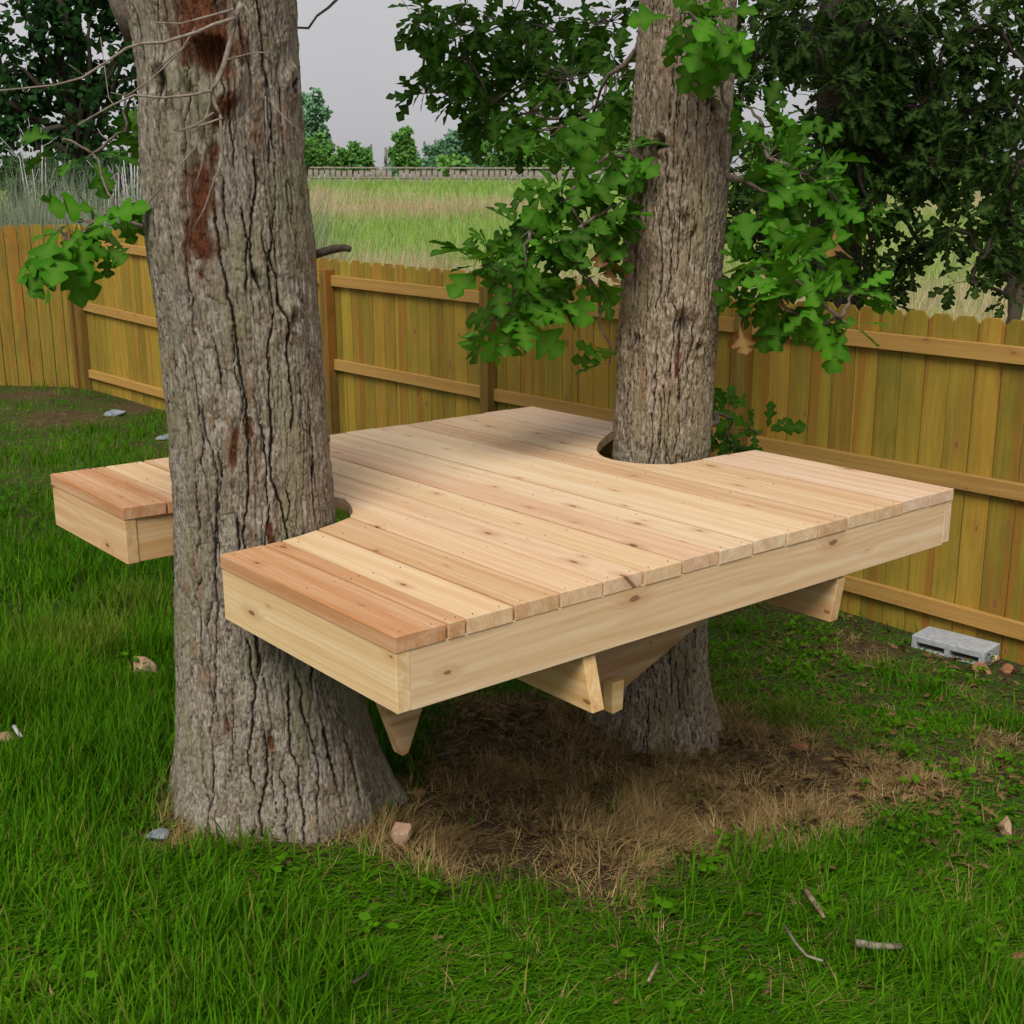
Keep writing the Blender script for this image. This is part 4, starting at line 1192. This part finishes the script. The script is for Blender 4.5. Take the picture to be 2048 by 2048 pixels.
for lab, px_, top, Y in (('thin dark utility pole nearer the round dark tree', 702, 272, 140), ('thin dark utility pole nearer the slim upright tree', 729, 278, 140)):
    a = at(px_, 330, Y); b = at(px_, top, Y)
    u = tag(empty('utility_pole', (a[0], Y, float(height(a[0], Y)))), lab, 'utility pole', 'utility poles on the skyline')
    tb = Tubes(); tb.add([(a[0], Y, float(height(a[0], Y)) - 0.3), (a[0], Y, b[2])], 0.17, 0.12, 8)
    part('pole', tb.mesh('pole', pole_mat), u)
    tb = Tubes(); tb.add([(a[0] - 0.05, Y - 0.2, b[2] - 1.6), (a[0] - 0.05, Y - 0.2, b[2] - 0.9)], 0.16, 0.16, 8)
    part('transformer', tb.mesh('transformer', pole_mat), u)

# ------------------------------------------------------------------ grass
def blades(name, x, y, h, w, bend, az, lean, mat, seg=3, dry=None, sink=0.01):
    """every blade is a bent tapering ribbon of its own, all in one mesh"""
    n = len(x)
    z = height(x, y) - sink
    tint = rng.uniform(0, 1, n); twist = rng.normal(0, 0.5, n)
    px_ = np.zeros(n); pz_ = np.zeros(n); an = lean.copy()
    V = np.zeros((n, 2 * seg + 1, 3))
    for i in range(seg + 1):
        t = i / seg
        ox, oy = px_ * np.cos(az), px_ * np.sin(az)
        sx, sy = -np.sin(az + twist * t), np.cos(az + twist * t)
        wd = w * (1 - t ** 1.7) * 0.5
        if i < seg:
            V[:, 2 * i] = np.stack([x + ox + sx * wd, y + oy + sy * wd, z + pz_], -1)
            V[:, 2 * i + 1] = np.stack([x + ox - sx * wd, y + oy - sy * wd, z + pz_], -1)
        else:
            V[:, 2 * seg] = np.stack([x + ox, y + oy, z + pz_], -1)
        an = an + bend / seg
        px_ = px_ + h / seg * np.sin(an)
        pz_ = np.maximum(pz_ + h / seg * np.cos(an), sink + 0.004)
    f = []
    for i in range(seg - 1):
        b = 2 * i
        f += [(b, b + 1, b + 3), (b, b + 3, b + 2)]
    f.append((2 * seg - 2, 2 * seg - 1, 2 * seg))
    f = np.array(f); m = 2 * seg + 1
    Fc = (f[None] + (np.arange(n) * m)[:, None, None]).reshape(-1, 3)
    me = mesh_np(name, V.reshape(-1, 3), Fc, mat)
    attr(me, 'tint', np.repeat(tint, m)); attr(me, 'rib', np.zeros(n * m))
    attr(me, 'dry', np.repeat(dry if dry is not None else np.zeros(n), m))
    return me


def view_points(n, y0, y1, power=1.0, margin=0.06):
    """random ground points inside the widened view wedge"""
    t = rng.uniform(0, 1, n) ** power
    y = y0 + (y1 - y0) * t
    half = y * (1024 / F) * (1 + margin) + 0.6
    x = rng.uniform(-1, 1, n) * half
    return x, y


def clumped(x, y, k, r):
    """turn n clump centres into n*k blade feet"""
    n = len(x)
    a = rng.uniform(0, 2 * math.pi, (n, k)); q = r * np.sqrt(rng.uniform(0, 1, (n, k)))
    return (x[:, None] + q * np.cos(a)).ravel(), (y[:, None] + q * np.sin(a)).ravel()


def lawn_blades(n, y0, y1, power, k, width, seg):
    x, y = view_points(n, y0, y1, power)
    x, y = clumped(x, y, k, 0.05)
    dr = dryness(x, y); bare = fbm(x * 1.3 + 5, y * 1.3, 61, 3)
    rightish = smooth(0.9, 1.7, x) * smooth(2.6, 3.4, y)
    u1, u2 = rng.uniform(0, 1, len(x)), rng.uniform(0, 1, len(x))
    foot = np.maximum(smooth(0.62, 0.34, np.hypot(x + 0.70, y - YL)), smooth(0.5, 0.3, np.hypot(x - 0.56, y - YR)))
    keep = (behind(x, y) < -0.06) & (np.hypot(x + 0.73, y - YL) > 0.30) & (np.hypot(x - 0.56, y - YR) > 0.24) & (u1 > 0.975 * dr) & (u1 > 0.3 * foot) & (u2 > rightish * (0.25 + 0.6 * smooth(0.40, 0.60, bare)))
    x, y, dr, rightish = x[keep], y[keep], dr[keep], rightish[keep]
    near = np.ones(len(x)); ok = np.ones(len(x), bool)
    for p, r in CLEAR:                                   # short grass right around stones, none through them
        dd = np.hypot(x - p[0], y - p[1] + r * 0.5)
        near = np.minimum(near, 0.3 + 0.7 * smooth(r * 0.8, r * 2.6, dd)); ok &= np.hypot(x - p[0], y - p[1]) > r * 0.55
    x, y, dr, rightish, near = x[ok], y[ok], dr[ok], rightish[ok], near[ok]
    n = len(x)
    meadowy = smooth(-0.7, -1.5, x) * smooth(3.0, 3.8, y) * smooth(9.0, 6.0, y)
    lump = fbm(x * 1.6, y * 1.6, 71, 3)
    tall = smooth(0.40, 0.75, lump) * 0.45 + meadowy * 0.6
    up = rng.uniform(0, 1, n) < np.clip(0.02 + tall, 0, 0.9)
    comb = 6.28 * 1.8 * fbm(x * 0.6 + 3, y * 0.6, 81, 2)
    az = np.where(up, rng.uniform(0, 6.28, n), comb + rng.normal(0, 1.0, n))
    h = rng.uniform(0.06, 0.15, n) * (0.85 + 0.6 * tall) * (1 - 0.4 * dr) * near
    bend = np.where(up, rng.uniform(0.1, 0.9, n), rng.uniform(0.8, 2.0, n))
    lean = np.where(up, rng.uniform(0.0, 0.3, n), rng.uniform(0.3, 1.35, n))
    yel = np.clip(0.85 * smooth(0.56, 0.72, fbm(x * 1.1 + 9, y * 1.1, 91, 3)) * rng.uniform(0, 1, n) + 0.8 * dr * rng.uniform(0, 1, n) + (rng.uniform(0, 1, n) < 0.05) * 0.9, 0, 1)
    return blades('lawn', x, y, h, width * rng.uniform(0.6, 1.25, n), bend, az, lean, grass_mat, seg, yel)


def join_meshes(name, mes):
    vs = []; fs = []; at_ = {k: [] for k in ('tint', 'rib', 'dry')}; off = 0
    for me in mes:
        n = len(me.vertices); v = np.zeros(n * 3, np.float32); me.vertices.foreach_get('co', v)
        m = len(me.polygons); li = np.zeros(m * 3, np.int32); me.loops.foreach_get('vertex_index', li)
        vs.append(v.reshape(-1, 3)); fs.append(li.reshape(-1, 3) + off); off += n
        for k in at_:
            q = np.zeros(n, np.float32); me.attributes[k].data.foreach_get('value', q); at_[k].append(q)
    r = mesh_np(name, np.concatenate(vs), np.concatenate(fs), mes[0].materials[0])
    for k in at_: attr(r, k, np.concatenate(at_[k]))
    for me in mes: bpy.data.meshes.remove(me)
    return r


tag(add('lawn_grass', join_meshes('lawn_grass', [lawn_blades(17000, 1.9, 5.2, 1.0, 9, 0.0062, 3), lawn_blades(11500, 4.9, 15, 1.1, 8, 0.008, 2), lawn_blades(7500, 4.2, 12.5, 1.0, 8, 0.009, 2)])),
    'long green lawn grass flopping in tufts across the yard', 'grass', kind='stuff')

x, y = view_points(30000, 2.2, 6.0, 0.9); xb, yb = view_points(5000, 6, 14.5)
x, y = np.r_[x, xb], np.r_[y, yb]
dr = dryness(x, y); patch = fbm(x * 3.3, y * 3.3, 101, 3)
keep = rng.uniform(0, 1, len(x)) < np.maximum(dr * (0.10 + 0.75 * smooth(0.42, 0.58, patch)), 0.02)
x, y = clumped(x[keep], y[keep], 17, 0.05)
keep = (behind(x, y) < -0.05) & (np.hypot(x + 0.73, y - YL) > 0.28) & (np.hypot(x - 0.56, y - YR) > 0.22)
x, y = x[keep], y[keep]
xs_, ys_ = np.array([hit(px_, py_)[:2] for px_, py_ in ((640, 1590), (655, 1585), (665, 1592), (630, 1600), (690, 1600), (1215, 1470), (1240, 1460), (1665, 1500), (1590, 1490))]).T
x = np.r_[x, xs_]; y = np.r_[y, ys_]; n = len(x)
flat = rng.uniform(0, 1, n) < 0.62
dlen = rng.uniform(0.03, 0.15, n) * np.where(flat, 1.0, 0.75); flat[-9:] = False; dlen[-9:] = rng.uniform(0.16, 0.34, 9)
dry_me = blades('dry_grass', x, y, dlen, rng.uniform(0.0018, 0.0046, n), np.where(flat, 0.2, rng.uniform(0.1, 1.6, n)), 12.56 * fbm(x * 4.5, y * 4.5, 221, 2) + rng.normal(0, 0.9, n), np.where(flat, rng.uniform(1.1, 1.5, n), rng.uniform(0, 0.7, n)), straw_mat, 2)
tag(add('dry_grass', dry_me), 'straw-coloured dead grass and clippings under the deck', 'dry grass', kind='stuff')


def lying_leaves(name, x, y, size, mat):
    T = low_template; nv = len(T[0]); tris = []
    for f in T[1]:
        tris.append(f[:3])
        if len(f) == 4: tris.append((f[0], f[2], f[3]))
    tris = np.array(tris); Vs = []
    z = height(x, y) + rng.uniform(0.004, 0.03, len(x))
    for k in range(len(x)):
        a = rng.uniform(0, 6.28)
        fr = leaf_frame(np.array([math.cos(a), math.sin(a), rng.normal(0, 0.3)]), np.array([0, 0, 1.0]) + rng.normal(0, 0.4, 3))
        Vs.append((T[0] * np.array([1, 1, rng.uniform(0.5, 2.5)]) * size[k]) @ fr.T + np.array([x[k], y[k], z[k]]))
    me = mesh_np(name, np.concatenate(Vs), (tris[None] + (np.arange(len(x)) * nv)[:, None, None]).reshape(-1, 3), mat)
    attr(me, 'tint', np.repeat(rng.uniform(0, 1, len(x)), nv)); attr(me, 'rib', np.tile(T[2], len(x)))
    return me


x, y = view_points(26000, 2.4, 7.5, 0.9)
dr = smooth(-0.05, 0.2, poly_sdist(x, y, _dry_poly)); patch = fbm(x * 2.6 + 4, y * 2.6, 111, 3)
keep = (behind(x, y) < -0.06) & (np.hypot(x + 0.73, y - YL) > 0.34) & (np.hypot(x - 0.56, y - YR) > 0.28) & (rng.uniform(0, 1, len(x)) < dr * (0.12 + smooth(0.42, 0.58, patch) * 0.8) + 0.01 + 0.12 * smooth(0.9, 1.6, x) * smooth(3.2, 4.0, y))
x, y = x[keep], y[keep]
tag(add('leaf_litter', lying_leaves('leaf_litter', x, y, rng.uniform(0.03, 0.07, len(x)), litter_mat)), 'brown fallen oak leaves lying among the dead grass', 'leaf litter', kind='stuff')

# low broad-leaved weeds among the grass
x, y = view_points(5200, 2.0, 8.0, 0.9)
pw = 0.02 + 0.38 * smooth(0.5, 0.62, fbm(x * 1.9 + 1, y * 1.9, 201, 3)) * (0.25 + 0.75 * smooth(0.6, 1.2, x) * smooth(3.0, 3.8, y))
keep = (behind(x, y) < -0.08) & (np.hypot(x + 0.73, y - YL) > 0.42) & (np.hypot(x - 0.56, y - YR) > 0.34) & (rng.uniform(0, 1, len(x)) < pw * (1 - 0.9 * dryness(x, y)))
x, y = x[keep], y[keep]
wx_, wy_ = clumped(x, y, 6, 0.035); n = len(wx_)
T = np.array([(0, 0, 0), (0.45, -0.36, 0.06), (0.95, -0.2, 0.0), (1.05, 0, -0.04), (0.95, 0.2, 0.0), (0.45, 0.36, 0.06)])
d = rng.normal(0, 1, (n, 3)); d[:, 2] = rng.uniform(-0.1, 0.5, n); d /= np.linalg.norm(d, axis=1)[:, None]
nm = np.array([0, -0.1, 1.0]) + rng.normal(0, 0.35, (n, 3)); yy_ = np.cross(nm, d); yy_ /= np.linalg.norm(yy_, axis=1)[:, None]; zz_ = np.cross(d, yy_)
p = np.stack([wx_, wy_, height(wx_, wy_) + rng.uniform(0.015, 0.06, n)], -1); sz = rng.uniform(0.016, 0.036, n)
V = p[:, None] + sz[:, None, None] * (T[None, :, 0:1] * d[:, None] + T[None, :, 1:2] * yy_[:, None] + T[None, :, 2:3] * zz_[:, None])
wm = mesh_np('broadleaf_weeds', V.reshape(-1, 3), (np.array([(0, 1, 5), (1, 2, 5), (2, 4, 5), (2, 3, 4)])[None] + (np.arange(n) * 6)[:, None, None]).reshape(-1, 3), grass_mat)
attr(wm, 'tint', np.repeat(rng.uniform(0.1, 0.8, n), 6)); attr(wm, 'rib', np.zeros(n * 6)); attr(wm, 'dry', np.zeros(n * 6))
tag(add('broadleaf_weeds', wm), 'small round-leaved green weeds mixed into the lawn', 'weeds', kind='stuff')

# meadow beyond the fence
x1, y1_ = view_points(10000, 18, 50, 1.0, 0.2); x2, y2_ = view_points(9000, 42, 112, 1.0, 0.2)
x, y = np.r_[x1, x2], np.r_[y1_, y2_]
x, y = clumped(x, y, 7, 0.4)
keep = behind(x, y) > 2.0
x, y = x[keep], y[keep]; n = len(x)
tanp = smooth(0.42, 0.56, fbm(x * 0.075 + 2, y * 0.055 + 1, 141, 4))
bandg = smooth(56, 70, y + 34 * (fbm(x * 0.07, y * 0.05, 151, 3) - 0.5))                 # the greener strip in front of the far fence
brightg = smooth(1.0, 0.3, np.hypot((x + 2.2) / 6.0, (y - 36) / 7.0) + 0.7 * (fbm(x * 0.2, y * 0.2, 161, 3) - 0.5))
band = smooth(1.0, 0.35, np.hypot((x + 5.0 - 0.25 * (y - 50)) / 12.0, (y - 50) / 9.0) + 0.6 * (fbm(x * 0.12, y * 0.12, 231, 3) - 0.5))
ptan = np.clip(np.maximum(0.42 + 0.58 * tanp, band) * (1 - 0.72 * bandg * (1 - 0.7 * band)) * (1 - 0.9 * brightg), 0.05, 0.97)
istan = np.clip(smooth(0.25, 0.75, ptan) + rng.normal(0, 0.22, n), 0, 1)
sc = rng.uniform(0.35, 0.75, n) * np.interp(y, [14, 40, 95], [0.9, 1.0, 1.3])
mead = blades('meadow_grass', x, y, sc * (1 + 0.3 * istan), np.interp(y, [14, 110], [0.012, 0.046]) * rng.uniform(0.6, 1.2, n), rng.uniform(0.1, 1.1, n), rng.uniform(0, 6.28, n), rng.uniform(0, 0.3, n), field_mat, 2, istan)
tag(add('meadow_grass', mead), 'tall tan and green meadow grass rising beyond the fence', 'meadow', kind='stuff')

# grey-green weeds and brush behind the left fence
x = rng.uniform(-11, -3.0, 1500); y = rng.uniform(15.0, 20, 1500)
x, y = clumped(x, y, 12, 0.4)
keep = (behind(x, y) > 0.8); x, y = x[keep], y[keep]; n = len(x)
weeds = blades('tall_weeds', x, y, rng.uniform(1.2, 2.7, n) * (0.7 + 0.6 * fbm(x * 0.8, y * 0.8, 181, 2)), rng.uniform(0.008, 0.022, n), rng.uniform(0, 0.7, n), rng.uniform(0, 6.28, n), rng.uniform(0, 0.3, n), weed_grey, 3)
tag(add('tall_weeds', weeds), 'grey-green tall weeds growing behind the left part of the fence', 'weeds', kind='stuff')
for px_, top, Y, nst, spread, lab in ((248, 285, 17.5, 9, 26, 'clump of bleached bare stems beside the near trunk behind the fence'),
                                      (215, 320, 18.0, 5, 14, 'thin bleached stems standing left of the larger bare clump'),
                                      (70, 270, 19.0, 6, 34, 'thin bare stems in front of the dark tree at the left edge')):
    b0 = at(px_, 440, Y); gz = float(height(b0[0], Y))
    t = tag(empty('dead_brush', (b0[0], Y, gz)), lab, 'dead brush')
    for k in range(nst):
        xb_ = px_ + rng.normal(0, spread * 0.25); xt = px_ + rng.normal(0, spread * 0.7)
        pb = at(xb_, 440, Y); pt_ = at(xt, top + abs(rng.normal(0, 25)), Y + rng.normal(0, 0.3))
        tb = Tubes(); path = wiggle((pb[0], Y, gz - 0.1), pt_, 6, 0.012)
        tb.add(path, 0.018, 0.006, 6)
        for j in range(5):
            q = path[rng.integers(2, 6)]
            tb.add(wiggle(q, q + np.array([rng.normal(0, 0.18), rng.normal(0, 0.1), rng.uniform(0.12, 0.45)]), 4, 0.03), 0.006, 0.003, 4)
        part('stem', tb.mesh('stem', pale_stem), t)

# ------------------------------------------------------------------ small things on the ground
def rock_mesh(name, sx, sy, sz, mat, seed):
    r = np.random.default_rng(seed)
    bm = bmesh.new(); bmesh.ops.create_icosphere(bm, subdivisions=3, radius=1.0)
    planes = [(v / np.linalg.norm(v), r.uniform(0.42, 0.8)) for v in r.normal(0, 1, (12, 3))]
    for v in bm.verts:
        p = np.array(v.co)
        for nrm, d in planes:
            k = p @ nrm
            if k > d: p = p - nrm * (k - d) * 0.98
        p = p * (1 + 0.05 * (r.uniform() - 0.5))
        v.co = (p[0] * sx, p[1] * sy, p[2] * sz)
    me = bpy.data.meshes.new(name); bm.to_mesh(me); bm.free(); me.materials.append(mat)
    return me


for k, (name, lab, px_, py_, w, d, h, mat, rz, lift) in enumerate([
        ('rock', 'tan angular rock in the grass left of the near trunk', 275, 1268, 0.072, 0.055, 0.055, tan_rock, 0.4, 0.55),
        ('rock', 'small tan stone at the left edge of the lawn', 12, 1402, 0.040, 0.034, 0.030, tan_rock, 1.0, 0.6),
        ('rock', 'upright tan stone at the right foot of the near trunk', 757, 1592, 0.042, 0.028, 0.062, tan_rock, 0.1, 0.55),
        ('rock', 'pale pinkish stone in the grass at the right edge', 1893, 1572, 0.038, 0.032, 0.050, tan_rock, 0.7, 0.45),
        ('rock', 'tan flat rock beside the end of the concrete block', 1862, 1248, 0.085, 0.07, 0.045, tan_rock, 0.9, 0.5),
        ('rock', 'dark red rock under the tan flat rock by the concrete block', 1852, 1268, 0.055, 0.05, 0.035, red_rock, 0.2, 0.4),
        ('rock', 'reddish rock at the right of the rocks by the concrete block', 1896, 1270, 0.05, 0.045, 0.035, red_rock, 1.7, 0.4),
        ('rock', 'reddish flat stone in the grass right of the far trunk', 1512, 1412, 0.05, 0.04, 0.018, red_rock, 0.3, 0.3),
        ('rock', 'red-brown stone in the dead grass right of the far trunk', 1728, 1488, 0.05, 0.04, 0.022, red_rock, 1.3, 0.3),
        ('rock', 'grey stone at the foot of the fence near the left corner', 216, 784, 0.14, 0.10, 0.06, grey_rock, 0.3, 0.3),
        ('rock', 'grey stone at the fence foot close to the near trunk', 316, 828, 0.13, 0.09, 0.05, grey_rock, 0.9, 0.3),
        ('rock', 'small blue-grey stone at the left foot of the near trunk', 300, 1585, 0.040, 0.022, 0.018, grey_rock, 0.6, 0.8),
        ('rock', 'red-brown flat stone in the lawn at the lower right edge', 1925, 1815, 0.035, 0.03, 0.014, red_rock, 0.6, 0.5)]):
    p = hit(px_, py_)
    o = add(name, rock_mesh(name, w, d, h, mat, 300 + k)); o.location = (p[0], p[1], float(height(p[0], p[1])) + h * lift); o.rotation_euler = (0.15 * (k % 3 - 1), 0.1, rz)
    tag(o, lab, 'rock', 'stones lying about the yard')

bp_ = hit(1788, 1238)
blk_s = (bp_[:2] - FA) @ FD
bxy = FA + FD * blk_s + FN * 0.17
block = tag(empty('concrete_block', (bxy[0], bxy[1], float(height(*bxy)) - 0.015), ang + 0.03), 'hollow grey concrete block lying at the foot of the right fence', 'concrete block')


def hollow_block():
    xs_ = [-0.20, -0.17, -0.016, 0.016, 0.17, 0.20]; zs_ = [-0.05, 0.030, 0.062, 0.098]
    solid = lambda i, k: 0 <= i < 5 and 0 <= k < 3 and not (k == 1 and i in (1, 3))
    bm = bmesh.new(); vd = {}
    def V(x_, y_, z_):
        q = (x_, y_, z_)
        if q not in vd: vd[q] = bm.verts.new(q)
        return vd[q]
    y0, y1 = -0.098, 0.098
    for i in range(5):
        for k in range(3):
            if not solid(i, k): continue
            a, b, c, d = xs_[i], xs_[i + 1], zs_[k], zs_[k + 1]
            for yy_ in (y0, y1): bm.faces.new([V(a, yy_, c), V(b, yy_, c), V(b, yy_, d), V(a, yy_, d)])
            for di, dk, e0, e1 in ((-1, 0, (a, c), (a, d)), (1, 0, (b, c), (b, d)), (0, -1, (a, c), (b, c)), (0, 1, (a, d), (b, d))):
                if not solid(i + di, k + dk):
                    bm.faces.new([V(e0[0], y0, e0[1]), V(e1[0], y0, e1[1]), V(e1[0], y1, e1[1]), V(e0[0], y1, e0[1])])
    bmesh.ops.recalc_face_normals(bm, faces=bm.faces)
    bmesh.ops.bevel(bm, geom=[e for e in bm.edges if e.calc_face_angle(0) > 0.5], offset=0.004, segments=1, affect='EDGES')
    me = bpy.data.meshes.new('block_shell'); bm.to_mesh(me); bm.free(); me.materials.append(concrete)
    return me


add('block_shell', hollow_block(), block)
for lab, name, pts, r0, r1, mat in [
        ('pale brown split stick lying in the lower right lawn', 'stick', [(1518, 1722), (1530, 1738), (1545, 1760), (1552, 1772)], 0.011, 0.004, chip_mat),
        ('short thick stick lying in the lawn near the lower right corner', 'stick', [(1612, 1822), (1650, 1828), (1698, 1830)], 0.0105, 0.008, dead_twig),
        ('long thin crooked twig in the lawn at the lower right', 'stick', [(1478, 1790), (1500, 1825), (1520, 1850), (1550, 1858)], 0.004, 0.003, dead_twig),
        ('small dark twig in the grass at the lower middle', 'stick', [(1222, 1900), (1232, 1880), (1240, 1862)], 0.004, 0.003, chip_mat),
        ('dark twig in the grass near the bottom edge left of the middle', 'stick', [(668, 1905), (690, 1890), (706, 1868)], 0.004, 0.003, twig_dark),
        ('white wood splinter beside the stone at the left edge', 'stick', [(30, 1405), (36, 1413), (44, 1424)], 0.008, 0.006, pale_stem)]:
    P = []
    for q in pts:
        h_ = hit(*q); P.append((h_[0], h_[1], float(height(h_[0], h_[1])) + 0.065))
    tb = Tubes(); tb.add(P, r0, r1, 7, 0.3)
    o = add(name, tb.mesh(name, mat)); tag(o, lab, 'stick', 'sticks lying on the lawn')
for lab, px_, py_, Y in (('thin white marker stake farthest left in the meadow', 827, 415, 47), ('thin white marker stake in the middle of the meadow', 921, 428, 44), ('thin white marker stake nearest the hanging oak bough', 1022, 440, 41)):
    p = at(px_, py_, Y)
    me = box_mesh('marker_stake', -0.022, 0.022, -0.012, 0.012, -0.8, 0.10, white_plastic, 0.002)
    o = add('marker_stake', me); o.location = p
    tag(o, lab, 'stake', 'white stakes in the meadow')
